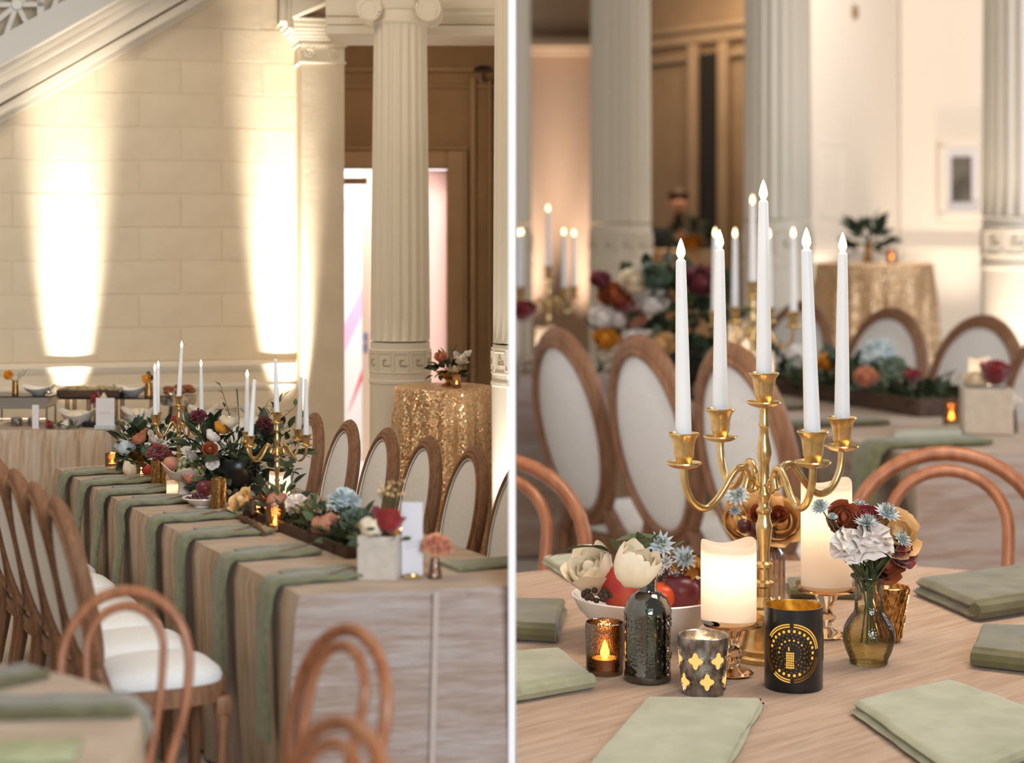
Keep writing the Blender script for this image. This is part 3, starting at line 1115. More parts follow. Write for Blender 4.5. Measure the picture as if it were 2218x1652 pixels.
def bentwood(sp, label, p, rz, group, k=1.0):
    t = thing(sp, 'bentwood_chair', label, 'chair', p, rz, group, k)

    def hoop(w, ztop, wb, zb, y0):
        R_ = w
        zc = ztop - R_ * .92
        pts = []
        for i in range(9):
            u = i / 8
            z = zb + (zc - zb) * u
            ww = wb + (w - wb) * sin(u * pi / 2)
            pts.append((-ww, z))
        for i in range(1, 16):
            a = pi - pi * i / 16
            pts.append((R_ * cos(a), zc + R_ * .92 * sin(a)))
        for i in range(9):
            u = 1 - i / 8
            z = zb + (zc - zb) * u
            ww = wb + (w - wb) * sin(u * pi / 2)
            pts.append((ww, z))
        return [Vector((x, y0 - (z - .44) * .25, z)) for x, z in pts]
    outer = hoop(.198, .895, .125, .44, -.165)
    L0_ = [Vector((-.185, -.27, 0)), Vector((-.16, -.22, .2)), Vector((-.135, -.18, .36))]
    R0_ = [Vector((.135, -.18, .36)), Vector((.16, -.22, .2)), Vector((.185, -.27, 0))]
    part('back_hoop', MB().tube(L0_ + outer + R0_, .0155, 10, up=(0, 1, .25)), BENT, t)
    part('inner_hoop', MB().tube(hoop(.118, .862, .075, .45, -.15), .0125, 10, up=(0, 1, .25)), BENT, t)
    m = MB()
    m.lathe([(0, .452), (.17, .452), (.185, .458), (.2, .466), (.208, .455), (.208, .44), (.2, .43), (0, .43)], 36)
    part('seat', m, BENT, t)
    for s in (-1, 1):
        m = MB()
        m.tube([Vector((s * .14, .13, .44)), Vector((s * .155, .155, .22)), Vector((s * .185, .19, 0))], [.018, .016, .012], 8)
        part('leg', m, BENT, t)
    m = MB()
    m.tube([Vector((.155 * cos(a * pi / 14), .155 * sin(a * pi / 14) - .01, .24)) for a in range(28)], .010, 6, closed=True)
    part('stretcher_ring', m, BENT, t)
    return t


def skirt(m, p0, p1, out, n0, n1, z1, h, flare, folds, amp, seed, nu=60, nv=14, f0=None, f1=None):
    """one hanging side of a cloth from edge p0-p1, corners flare along the mean of both sides"""
    p0, p1, out, n0, n1 = (Vector(q_) for q_ in (p0, p1, out, n0, n1))
    ph = seed * 1.7

    def fn(u, v):
        b = p0.lerp(p1, u)
        d = out + n0 * max(0, 1 - u * 9) ** 2 + n1 * max(0, 1 - (1 - u) * 9) ** 2
        e = min(1, u * 8, (1 - u) * 8)
        w = .5 + .5 * sin(2 * pi * folds * u + ph + .8 * sin(5.3 * u + ph))
        w2 = noise.noise(Vector((u * folds * 2.3, v * 1.2, seed)))
        r = .012 * min(1.0, v * 30)
        k0_, k1_ = max(0, 1 - u * 9) ** 2, max(0, 1 - (1 - u) * 9) ** 2
        fl = flare + ((f0 - flare) * k0_ if f0 is not None else 0) + ((f1 - flare) * k1_ if f1 is not None else 0)
        off = r + fl * v + amp * e * (v ** .8) * (w + .35 * w2)
        zz = z1 - .012 * (1 - sqrt(max(0, 1 - (1 - min(1, v * 30)) ** 2))) if False else z1
        return b + d * off + Vector((0, 0, zz - h * v))
    m.grid(fn, nu, nv)


def rect_cloth(sp, label, NL, NR, FR, FL, th, cat='tablecloth', mats=None, folds=(3, 16, 4, 16), amp=.045, flare=.06, group=None, flares=None):
    NL, NR, FR, FL = (Vector((q_[0], q_[1], 0)) for q_ in (NL, NR, FR, FL))
    c = (NL + NR + FR + FL) / 4
    t = thing(sp, 'tablecloth', label, cat, (c.x, c.y, 0), 0, group)
    cs = [q_ - c for q_ in (NL, NR, FR, FL)]
    m = MB()
    m.grid(lambda u, v: (cs[0].lerp(cs[1], u)).lerp(cs[3].lerp(cs[2], u), v) + Vector((0, 0, th + .0012 * noise.noise(Vector((u * 7, v * 26, 3))))), 12, 40)
    mt = mats or (CLOTHX, CLOTHH, CLOTHV)
    part('cloth_top', m, mt[0], t)
    nrm = []
    for i in range(4):
        d = (cs[(i + 1) % 4] - cs[i]).normalized()
        nrm.append(Vector((d.y, -d.x, 0)))
    fls = flares or (flare,) * 4
    for i, nm in enumerate(('front_drop', 'right_drop', 'back_drop', 'left_drop')):
        m = MB()
        skirt(m, cs[i], cs[(i + 1) % 4], nrm[i], nrm[i - 1], nrm[(i + 1) % 4], th, th - .012, fls[i], folds[i], amp if i != 0 else amp * .35, i + 1, nu=30 if i in (0, 2) else 120,
              f0=max(fls[i], fls[i - 1]), f1=max(fls[i], fls[(i + 1) % 4]))
        part(nm, m, mt[1] if i == 0 else mt[2], t, angle=80)
    return t


def sequin_table(sp, label, p, r, h, group=None):
    t = thing(sp, 'cocktail_table', 'tall cocktail table under ' + label.split(' ove')[0].split(' on ')[0].split(' in f')[0], 'table', (p[0], p[1], 0), 0)
    part('column', MB().lathe([(0, 0), (.2, 0), (.2, .02), (.03, .04), (.03, h - .04), (0, h - .04)], 16), STEEL, t)
    part('table_top', MB().lathe([(0, h - .04), (r * .97, h - .04), (r * .97, h - .012), (0, h - .012)], 40), BOARD, t)
    m = MB()
    prof = [(0, h), (r * .9, h), (r * .985, h - .003), (r, h - .012)]
    for i in range(1, 15):
        prof.append((r * (1 + .10 * i / 14), h - .012 - (h - .025) * i / 14))

    def fold(a, z, rr):
        k = max(0.0, (h - .012 - z) / h)
        w = sin(17 * a + 1.5 * sin(3 * a)) + .5 * sin(29 * a + 2)
        return 1 + .10 * (k ** .5) * w * min(1, k * 8)
    m.lathe(prof, 170, mod=fold)
    c = solo(sp, 'sequin_tablecloth', m, SEQ, label, 'tablecloth', (p[0], p[1], .002), angle=80, group=group)
    return t, c


def strip(pts, wd, w, th):
    """a folded cloth strip with a rounded flat section; wd = width direction"""
    m = MB()
    pts = [Vector(q_) for q_ in pts]
    wd = Vector(wd).normalized()
    k = len(pts)
    sec = [(-.5, -.25), (-.5, .25), (-.46, .5), (.46, .5), (.5, .25), (.5, -.25), (.46, -.5), (-.46, -.5)]
    vs, fs = [], []
    for i, p_ in enumerate(pts):
        t_ = (pts[min(i + 1, k - 1)] - pts[max(i - 1, 0)]).normalized()
        n_ = wd.cross(t_).normalized()
        ww = w[i] if isinstance(w, list) else w
        for a, b in sec:
            vs.append(p_ + wd * (a * ww) + n_ * (b * th))
    for i in range(k - 1):
        for j in range(8):
            fs.append((i * 8 + j, i * 8 + (j + 1) % 8, (i + 1) * 8 + (j + 1) % 8, (i + 1) * 8 + j))
    fs.append(tuple(range(8)))
    fs.append(tuple((k - 1) * 8 + j for j in range(7, -1, -1)))
    return m.add(vs, fs)


# ================================================================== LEFT ROOM: long banquet table
NL = Vector((-.627, 5.327, 0))
FL = Vector((-2.106, 8.31, 0))
UA = (FL - NL).normalized()
NA = Vector((UA.y, -UA.x, 0))
fd = Vector((cos(radians(12.5)), sin(radians(12.5)), 0))
NR = NL + fd * .80
FR = FL + NA * .77
clothA = rect_cloth(A, 'long champagne crinkled tablecloth reaching the floor of the left room', NL, NR, FR, FL, TH_A, amp=.02, flares=(.06, -.38, .03, -.04))
# pressed crease down the front of the cloth
cc = (NL + NR + FR + FL) / 4
m = MB()
pcr = NL + fd * .405 - cc
nf = Vector((fd.y, -fd.x, 0))
m.grid(lambda u, v: pcr + fd * ((u - .5) * .018 - v * .03) + nf * (.0235 + .064 * v + .002 * sin(pi * u)) + Vector((0, 0, TH_A - .004 - .73 * v)), 4, 8)
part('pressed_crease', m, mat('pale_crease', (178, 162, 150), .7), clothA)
clip(clothA, -.0112, True)

# draped sage napkins along the left edge, a brass knife on each
EDGE = [(610, 1266), (504, 1215), (412.5, 1168), (349, 1132.5), (275, 1097), (231, 1073.5), (189, 1052.5), (149, 1031)]
ORD = ['nearest', 'second', 'third', 'fourth', 'fifth', 'sixth', 'seventh', 'farthest']
for k, (px, py) in enumerate(EDGE):
    e = A.T(px, py, TH_A)
    s = (Vector((e.x, e.y, 0)) - NL).dot(UA)
    e = NL + UA * (s + .03)
    dz = TH_A
    hang = .44 - .012 * (k % 3)
    pts = [NA * (.29 - .29 * i / 6) + Vector((0, 0, dz + .0115 + .003 * sin(i * 2.1 + k))) for i in range(6)]
    pts += [Vector((0, 0, dz + .0115)) - NA * .008, Vector((0, 0, dz - .002)) - NA * .026, Vector((0, 0, dz - .03)) - NA * .036]
    for i in range(1, 9):
        v = i / 8
        pts.append(Vector((0, 0, dz - .03 - hang * v)) - NA * (.036 + .018 * v + .008 * sin(v * 5 + k)) + UA * (.02 * sin(k * 1.3) * v))
    w = [.14] * 6 + [.135, .13, .125] + [.12 - .02 * sin(i * .6) for i in range(8)]
    m = strip(pts, UA, w, .012)
    lab = {'nearest': 'sage velvet napkin draped over the long table edge, nearest the front corner', 'farthest': 'sage velvet napkin draped at the far end beside the amber votive'}.get(
        ORD[k], 'sage velvet napkin draped over the long left edge, %s from the front' % ORD[k])
    o = solo(A, 'napkin', m, SAGE, lab, 'napkin', (e.x, e.y, 0), group='draped napkins on the long table', angle=60)
    # second fold underneath
    pts2 = [q_ - UA * .012 - Vector((0, 0, .0)) for q_ in pts[:6]]
    m = strip([q_ - Vector((0, 0, .0)) + UA * .10 for q_ in pts[:6]], UA, .05, .010)
    part('under_fold', m, SAGE, o)
    m = MB()
    m.box((0, 0, 0), (.10, .012, .0025), bev=.001)
    m.box((.09, 0, 0), (.09, .016, .002), bev=.001)
    ke = e + NA * (.20)
    solo(A, 'knife', m, GOLD, 'slim brass knife lying on the %s draped napkin of the long table' % ORD[k], 'knife', (ke.x, ke.y, TH_A + .0225), atan2(NA.y, NA.x) + .5, 'brass knives on the draped napkins')
# flat napkin on the far right edge
e = A.T(1060, 1226, TH_A)
m = strip([NA * (-.12 + .06 * i) + Vector((0, 0, .006)) for i in range(6)], UA, .15, .012)
o = solo(A, 'napkin', m, SAGE, 'sage napkin folded flat in front of the rightmost oval chair', 'napkin', (e.x - .02, e.y, TH_A + .001), group='draped napkins on the long table')
clip(o, -.0115, True)

# chairs of the left room
base = A.P(0, 0, 1)
cl0 = None
ORDC = ['nearest', 'second nearest', 'third nearest', 'fourth nearest', 'fifth nearest', 'sixth nearest', 'farthest visible']
rzl = atan2(NA.y, NA.x) - pi / 2
for k in range(7):
    top = Vector((-1.385 - .156 * k, 5.48 + .335 * k, 0))
    pos = top + NA * (.305)
    lab = 'oval back chair on the left side of the long table, %s' % ORDC[k]
    if cl0 is None:
        cl0 = oval_chair(A, lab, (pos.x, pos.y, 0), rzl, 'oval back chairs around the long table')
        c = cl0
    else:
        c = copy_tree(cl0, A, (pos.x, pos.y, 0), rzl, lab)
    c.scale = (.69, .86, 1)
rzr = rzl + pi
ORDR = ['cut by the right edge', 'fully visible before the sequin cloth', 'second in from the right edge', 'third in from the right edge', 'fourth in from the right edge', 'half hidden by candles']
for k, (px, py) in enumerate(((1122, 1002), (1022, 966), (912, 943), (832, 926), (738, 917), (672, 905))):
    d = F * .80 / (py - HOR)
    e0, e1 = A.P(1122, 0, 6.49), A.P(668, 0, 8.12)
    top = e0.lerp(e1, k / 5) + NA * .03
    pos = top - NA * (.305)
    c = copy_tree(cl0, A, (pos.x, pos.y, 0), rzr, 'oval back chair right of the long table, %s' % ORDR[k])
    c.scale = (.69, .86, 1)
    if k == 0:
        clip(c, -.0115, True)

# bentwood chairs in front
d1 = 4.75
p = A.P(300, 0, d1)
bw = bentwood(A, 'bentwood chair with a rounded hoop back facing the round table', (p.x + .02, p.y - .38, 0), pi + .10, 'bentwood chairs at the round table')
bw.scale = (.82, 1, 1)
p = A.P(752, 0, 4.25)
copy_tree(bw, A, (p.x - .20, p.y - .24, 0), pi - .95, 'bentwood chair before the crinkled front of the long table')
p = A.P(748, 0, 3.42)
copy_tree(bw, A, (p.x - .21, p.y - .22, 0), pi - .95, 'nearest bentwood chair, only its blurred hoop top showing')

# round table at the lower left
CR = Vector((-1.56, 3.76, 0))


def round_cloth(sp, label, c, R_, th, name='tablecloth', m1=None, m2=None, drop=.7, folds=13):
    t = thing(sp, name, label, 'tablecloth', (c.x, c.y, 0))
    m = MB()
    m.lathe([(0, th)] + [(R_ * i / 8, th) for i in range(1, 8)] + [(R_ * .985, th), (R_ * .996, th - .002)], 96)
    part('cloth_top', m, m1 or CLOTHX, t)
    m = MB()
    prof = [(R_ * .996, th - .002), (R_ * 1.003, th - .010), (R_ * 1.006, th - .03)] + [(R_ * (1.006 + .05 * i / 10), th - .03 - (drop - .03) * i / 10) for i in range(1, 11)]
    m.lathe(prof, 120, mod=lambda a, z, r: 1 + .045 * max(0, (th - .02 - z) / th) ** .8 * (sin(folds * a) + .4 * sin(folds * 1.7 * a + 1)))
    part('cloth_drop', m, m2 or CLOTHV, t, angle=80)
    return t


round_cloth(A, 'champagne cloth on the round table at the lower left corner', CR, .77, TH_A, drop=.735)
SAGE_L = mat('pale_sage_linen', (176, 180, 142), .85, c2=(158, 164, 124), sc=(26, 26, 26), bump=.2, bsc=(400, 400, 400))
for (pa_, pb_, w, th, mt_, lab) in (((-60, 1490), (75, 1462), .13, .02, SAGE_D, 'sage napkin at the far rim of the lower left round table'),
                                   ((-40, 1545), (262, 1538), .15, .022, SAGE_D, 'dark sage napkin hanging over the rim of the lower left round table'),
                                   ((-90, 1640), (170, 1632), .15, .014, SAGE_L, 'pale sage napkin nearest the camera on the lower left round table')):
    a, b = A.T(pa_[0], pa_[1], TH_A), A.T(pb_[0], pb_[1], TH_A)
    d = (b - a).normalized()
    L_ = (b - a).length
    pts = [d * (L_ * i / 8) + Vector((0, 0, th / 2 + .001 + .003 * sin(i * 1.9))) for i in range(9)]
    if mt_ is SAGE_D and pb_[0] > 100:
        pts += [d * (L_ + .02) + Vector((0, 0, .004)), d * (L_ + .045) + Vector((0, 0, -.02)), d * (L_ + .055) + Vector((0, 0, -.06))]
    solo(A, 'napkin', strip(pts, Vector((-d.y, d.x, 0)), w, th), mt_, lab, 'napkin', (a.x, a.y, TH_A), group='napkins on the lower left round table', angle=60)

# gold sequin cocktail table
p = A.P(960, 0, 9.0)
HSEQ = 1.07
st_ = sequin_table(A, 'gold sequin cloth hanging in folds over the tall table beside the fluted column', (p.x, p.y), .245, HSEQ)

# buffet along the block wall
BT = .82
b0, b1 = A.T(-30, 931, BT), A.T(237, 931, BT)
b0 = Vector((b0.x, b0.y, 0))
b1 = Vector((b1.x, b1.y, 0))
b2, b3 = b1 + Vector((-.02, .46, 0)), b0 + Vector((0, .42, 0))
rect_cloth(A, 'champagne cloth over the buffet table below the left wall wash', b0, b1, b2, b3, BT, mats=(CLOTHX, CLOTHV, CLOTHV), folds=(9, 2, 4, 2), amp=.03, flare=.015)
b4, b5 = b1 + Vector((.03, .16, 0)), A.T(560, 914, BT)
b5 = Vector((b5.x, b4.y + .1, 0))
rect_cloth(A, 'white cloth over the second buffet table hidden behind the flowers', b4, b5, b5 + Vector((0, .42, 0)), b4 + Vector((0, .42, 0)), BT, mats=(LINEN, LINEN, LINEN), folds=(9, 2, 4, 2), amp=.03, flare=.015)

# ================================================================== RIGHT ROOM: furniture
CB = Vector((.42, 2.47, 0))
ct = round_cloth(B, 'champagne crinkled cloth on the round table under the brass candelabra', CB, .76, TH_B, drop=.745, m1=CLOTH)
clip(ct, BX0 * SB, False)
# long table behind
UB = Vector((-.30, .954, 0)).normalized()
NB = Vector((UB.y, -UB.x, 0))
C0 = Vector((1.10, 4.85, 0))
cb2 = rect_cloth(B, 'champagne tablecloth of the blurred long table in the right room', C0, C0 + NB * .80, C0 + NB * .80 + UB * 2.3, C0 + UB * 2.3, .75, flares=(.05, -.55, .02, -.36))
cb_ = None
for k, (px, d, rz, lab) in enumerate(((1185, 5.35, -1.02, 'oval back chair cut by the partition behind the round table'), (1360, 4.95, -1.02, 'oval back chair seen from behind left of the candelabra'),
                                     (1556, 4.6, -1.02, 'oval back chair seen from behind the leftmost tapers'))):
    p = B.P(px, 0, d)
    c = copy_tree(cl0, B, (p.x + .31, p.y + .19, 0), rz, lab, k=1.05)
    c['group'] = 'blurred oval back chairs in the right room'
    c.scale = (.80 * SB, .92 * SB, 1.05 * SB)
    if px < 1250:
        clip(c, BX0 * SB, False)
for k, (px, d, lab) in enumerate(((1704, 8.3, 'white oval back chair far behind the tallest tapers'), (1893, 7.5, 'white oval back chair before the sequin table of the right room'),
                                 (2088, 6.75, 'white oval back chair with faint script across its back'), (2262, 6.2, 'oval back chair cut by the right edge of the frame'))):
    p = B.P(px, 0, d)
    c = copy_tree(cl0, B, (p.x - .15, p.y - .22, 0), pi - 1.02 + .25, lab, k=1.05)
    c.scale = (.84 * SB, .92 * SB, 1.03 * SB)
    if k == 2:
        le = radians(14)
        pts = []
        for i in range(60):
            u = i / 59
            x, v, o_ = .13 - .26 * u, .34 + .07 * u + .022 * sin(u * 31) * (1 - .4 * u), .0365
            pts.append((x, -.215 - v * sin(le) + o_ * cos(le), .43 + v * cos(le) + o_ * sin(le)))
        part('script', MB().tube(pts, .0028, 5), mat('gilt_script', (196, 184, 150), .5), c)
    c['group'] = 'blurred oval back chairs in the right room'
p = B.P(2016, 0, 3.75)
c = copy_tree(bw, B, (p.x - .03, p.y - .33, 0), pi + .12 - .30, 'bentwood chair behind the round table on the right', k=1.0)
c['group'] = 'bentwood chairs in the right room'
p = B.P(1108, 0, 3.72)
c = copy_tree(bw, B, (p.x - .095, p.y - .25, 0), pi - .25, 'bentwood chair cut by the partition at the left of the round table', k=.98)
c['group'] = 'bentwood chairs in the right room'
clip(c, BX0 * SB, False)
p = B.P(1893, 0, 9.6)
sequin_table(B, 'blurred gold sequin cloth on the tall table of the right room', (p.x, p.y), .31, 1.21)
p = B.P(1452, 0, 13.6)
sequin_table(B, 'gold draped bar cloth in front of the person in black', (p.x, p.y), .34, 1.262)

# ================================================================== table-top builders
def flame_part(t, p, h, w, m=FLAME_B, lean=(0, 0)):
    mb_ = MB()
    prof = [(0, 0), (w * .55, h * .06), (w, h * .28), (w * .92, h * .45), (w * .55, h * .74), (w * .2, h * .93), (0, h)]
    mb_.lathe(prof, 12)
    mb_.v = [(x + lean[0] * (z / h) ** 2, y + lean[1] * (z / h) ** 2, z) for x, y, z in mb_.v]
    return part('flame', mb_, m, t, loc=p)


def taper(sp, label, p, h, lean=(0, 0), r0=.0113, r1=.0068, group=None, lit=True, fh=.029):
    """a slender taper with its flame; p is the foot of the candle"""
    t = thing(sp, 'taper_candle', label, 'candle', p, 0, group)
    pts, rr = [], []
    for i in range(9):
        u = i / 8
        pts.append((lean[0] * u, lean[1] * u, h * u))
        rr.append(r0 + (r1 - r0) * (u ** 1.2))
    pts.append((lean[0], lean[1], h + .003))
    rr.append(r1 * .62)
    part('wax_body', MB().tube(pts, rr, 16), TAPER, t)
    if lit:
        flame_part(t, (lean[0], lean[1], h + .002), fh, .0062)
    else:
        part('wick', MB().tube([(lean[0], lean[1], h), (lean[0] + .001, lean[1], h + .009)], .0008, 5), TWIG, t)
    return t


CUP = [(0, 0), (.0105, 0), (.0105, .008), (.013, .014), (.0145, .030), (.0165, .038), (.0212, .044), (.0205, .0455), (.0155, .040), (.0125, .03), (.0115, .014), (0, .014)]
PAN = [(0, 0), (.010, .0), (.018, .002), (.0245, .0065), (.024, .0085), (.017, .0045), (.010, .004), (0, .004)]


def candelabra(sp, label, p, ends, zc, rz=0.0, k=1.0):
    """five-light brass candelabra; ends = [(x, y, pan height)] of the four arms, zc = centre pan height"""
    t = thing(sp, 'candelabra', label, 'candelabra', p, rz, None, k)
    base = [(0, 0), (.0385, 0), (.0385, .006), (.034, .009), (.0345, .016), (.031, .020), (.0265, .036), (.0215, .058), (.017, .07), (.0185, .074), (.0145, .079), (.010, .086), (0, .086)]
    part('base', MB().lathe(base, 40), GOLD, t)
    st = [(0, .084), (.0095, .086), (.0095, .098), (.0135, .101), (.0135, .106), (.0085, .109), (.0085, .124), (.0118, .127), (.0118, .131), (.0072, .134), (.0072, .146), (.0085, .156), (.0112, .178), (.0112, .184), (.0085, .192),
          (.0082, .199), (.0105, .202), (.0105, .205), (.0072, .209), (.0068, .216), (.0098, .222), (.0098, .228), (.0072, .232), (.0072, .256), (.0068, .266), (.0085, .272), (.0105, .281), (.0095, .288), (.0062, .306), (.0062, .316), (.0078, .319), (.0062, .323), (.006, zc), (0, zc)]
    part('stem', MB().lathe(st, 28), GOLD, t)
    pn = part('drip_pan', MB().lathe(PAN, 32), GOLD, t, loc=(0, 0, zc))
    part('candle_cup', MB().lathe(CUP, 32), GOLD, t, loc=(0, 0, zc + .002))
    for x, y, z in ends:
        r = sqrt(x * x + y * y)
        d = Vector((x / r, y / r, 0))
        prof = [(.010, .236), (.017, .232), (.0245, .2335), (.028, .240), (.0255, .2465)]
        arm = [(.017, .229), (.022, .2275), (.0275, .231), (.029, .239)]
        out = []
        ctrl = [(.029, .236), (.0255, .249), (.027, .258), (.034, .2635), (.043, .260), (.052, .248), (.062, .232), (.074, .217), (.087, .2085), (.100, .211), (.110, .221), (.117, .237), (.1195, .252), (.120, .262)]
        sx = r / .120
        dz = z - .262
        for a, b in ctrl:
            u = min(1.0, max(0.0, (a - .03) / .08))
            out.append(d * (a * sx) + Vector((0, 0, b + dz * u)))
        fine = []
        for i in range(len(out) - 1):
            p0, p1, p2, p3 = out[max(i - 1, 0)], out[i], out[i + 1], out[min(i + 2, len(out) - 1)]
            for s in range(4):
                w = s / 4
                fine.append(.5 * ((2 * p1) + (p2 - p0) * w + (2 * p0 - 5 * p1 + 4 * p2 - p3) * w * w + (3 * p1 - p0 - 3 * p2 + p3) * w ** 3))
        fine.append(out[-1])
        nf_ = len(fine)
        side = Vector((-d.y, d.x, 0))
        a_ = part('arm', MB().tube(fine, [.0048 + .0012 * abs(i / nf_ - .5) for i in range(nf_)], 10, up=side, flat=1.0), GOLD, t)
        # scroll beside the stem
        sc_ = []
        for i in range(26):
            w = i / 25 * 2.6 * pi
            rr = .0125 * (1 - i / 25 * .75)
            sc_.append(d * ((.0215 * 1.0) + rr * cos(w) * .8) + Vector((0, 0, .2385 + rr * sin(w))))
        part('scroll', MB().tube(sc_, .0032, 8, up=side), GOLD, a_)
        part('link', MB().tube([d * .006 + Vector((0, 0, .2385)), d * .016 + Vector((0, 0, .2385))], .004, 8), GOLD, a_)
        part('drip_pan', MB().lathe(PAN, 32), GOLD, a_, loc=(x, y, z))
        part('candle_cup', MB().lathe(CUP, 32), GOLD, a_, loc=(x, y, z + .002))
    return t


def pillar(sp, label, p, r, h, power, group=None, wavy=.004):
    t = thing(sp, 'thick_candle', label, 'candle', p, 0, group)
    prof = [(0, .0), (r * .97, 0), (r, .003), (r, h * .25), (r, h * .5), (r, h * .75), (r, h - .006), (r * .985, h - .001), (r * .955, h), (r * .93, h - .003), (r * .8, h - .016), (r * .3, h - .022), (0, h - .022)]
    mb_ = MB().lathe(prof, 40)
    mb_.v = [(x, y, z + (wavy * sin(2 * atan2(y, x) + 1.1) + wavy * .5 * sin(3 * atan2(y, x))) * max(0, (z - h * .75) / (h * .25)) if z > h * .75 else z) for x, y, z in mb_.v]
    part('wax_body', mb_, WAX, t)
    flame_part(t, (0, 0, h - .021), .014, .003)
    d = bpy.data.lights.new('candle_glow', 'POINT')
    d.energy = power
    d.color = (1.0, .80, .54)
    d.shadow_soft_size = r * .25 * sp.s
    o = bpy.data.objects.new('candle_glow', d)
    COL.objects.link(o)
    o.parent = t
    o.location = (0, 0, h * .66)
    return t


def pedestal(sp, label, p, h, r, foot=.0265):
    t = thing(sp, 'candle_stand', label, 'candle holder', p)
    prof = [(0, 0), (foot, 0), (foot * 1.02, .003), (foot * .9, .006), (.012, .010), (.0075, .015), (.0095, .020), (.0135, .027), (.0095, .034), (.0068, .040), (.0105, .046), (.0145, .054), (.017, h - .012), (r * .7, h - .009), (r * .96, h - .006),
            (r, h + .004), (r * .975, h + .004), (r * .94, h - .003), (0, h - .003)]
    part('pedestal', MB().lathe(prof, 36, mod=lambda a, z, q_: 1 + (.05 * cos(10 * a) if .018 < z < .036 or .044 < z < h - .013 else 0)), PEDGL, t)
    return t


PEDGL = glass('pressed_glass', (252, 240, 224))


def tealight(sp, label, p, r=.016, h=.012, power=0.0, fh=.02):
    t = thing(sp, 'tealight', label, 'candle', p)
    part('wax_body', MB().lathe([(0, 0), (r, 0), (r, h), (r * .9, h), (r * .85, h - .002), (0, h - .002)], 20), TAPER, t)
    flame_part(t, (0, 0, h - .002), fh, fh * .24, FLAME)
    if power:
        d = bpy.data.lights.new('candle_glow', 'POINT')
        d.energy = power
        d.color = (1.0, .68, .32)
        d.shadow_soft_size = .004 * sp.s
        o = bpy.data.objects.new('candle_glow', d)
        COL.objects.link(o)
        o.parent = t
        o.location = (0, 0, h + fh * 1.25)
    return t


def votive(sp, label, p, rt, rb, h, m, name='votive_glass', ribs=0, group=None, cat='candle holder'):
    t = thing(sp, name, label, cat, p, 0, group)
    w = .0022
    prof = [(0, 0), (rb * .96, 0), (rb, .003)] + [(rb + (rt - rb) * i / 8, .003 + (h - .003) * i / 8) for i in range(1, 9)] + [(rt - w * .5, h + .001), (rt - w, h)] + [(rb - w + (rt - rb) * i / 6, .006 + (h - .006) * i / 6) for i in range(5, -1, -1)] + [(0, .006)]
    part('cup', MB().lathe(prof, 40, mod=(lambda a, z, r: 1 + .02 * cos(ribs * a)) if ribs else None), m, t)
    return t


# ------------------------------------------------------------------ flowers and leaves
def petal_mesh(key, R_, wid, lo_, hi_, curl, m, nu=6, nv=6, point=0.0):
    """a patch of a cupped shell around z with its rim curled outward"""
    def fn(u, v):
        a = (u - .5) * wid * (sin(pi * (.12 + .80 * v)) ** .6) * (1.0 - point * v)
        th = lo_ + (hi_ - lo_) * v
        r = R_ * cos(th) * (1 + curl * max(0, v - .55) ** 2 * 6)
        dz = .05 * R_ * sin(u * 7 + v * 3)
        return (r * sin(a) if True else 0, -r * cos(a), R_ * sin(th) + R_ + dz - .16 * R_ * abs(2 * u - 1) ** 2 * v)
    return MB().grid(fn, nu, nv).mesh('petal', m, True, 180, fix=False)


PM = {}


def rose_petals(t, R_, m, tall=1.0, open_=1.0, tilt=(0, 0), loc=(0, 0, 0), seed=0):
    """nested cupped petals as parts of t"""
    rd = random.Random(seed)
    E = Euler((tilt[0], tilt[1], rd.uniform(0, 6))).to_matrix()
    key = (round(R_, 4), m.name, round(tall, 2), round(open_, 2))
    if key not in PM:
        c_ = 1.0 - min(1.0, open_)
        PM[key] = [petal_mesh('i', R_ * .42, 2.6, -1.2, .9, .05, m), petal_mesh('m', R_ * .64, 2.4, -1.25, .70 + .4 * c_, .16 * open_, m), petal_mesh('o', R_ * .84, 2.2, -1.3, .52 + .75 * c_, .28 * open_, m), petal_mesh('x', R_ * .98, 2.1, -1.35, .25 + .9 * c_, .40 * open_, m)]
    core = MB().ell((0, 0, 0), (R_ * .36, R_ * .36, R_ * .5), 10, 8)
    o = link('heart', core.mesh('heart', m), t)
    o.matrix_local = Matrix.Translation(Vector(loc) + E @ Vector((0, 0, R_ * .02))) @ E.to_4x4() @ Matrix.Diagonal((1, 1, tall, 1))
    lay = [(0, 3, .34), (1, 4, .16), (2, 5, .04), (3, 5, 0)]
    for li, n, z in lay:
        for i in range(n):
            o = link('petal', PM[key][li], t)
            a = 2 * pi * (i + .5 * (li % 2)) / n + rd.uniform(-.15, .15)
            M = E @ Euler((rd.uniform(-.05, .05), rd.uniform(-.05, .05), a)).to_matrix()
            o.matrix_local = Matrix.Translation(Vector(loc) + E @ Vector((0, 0, z * R_ - R_))) @ M.to_4x4() @ Matrix.Diagonal((1, 1, tall, 1))


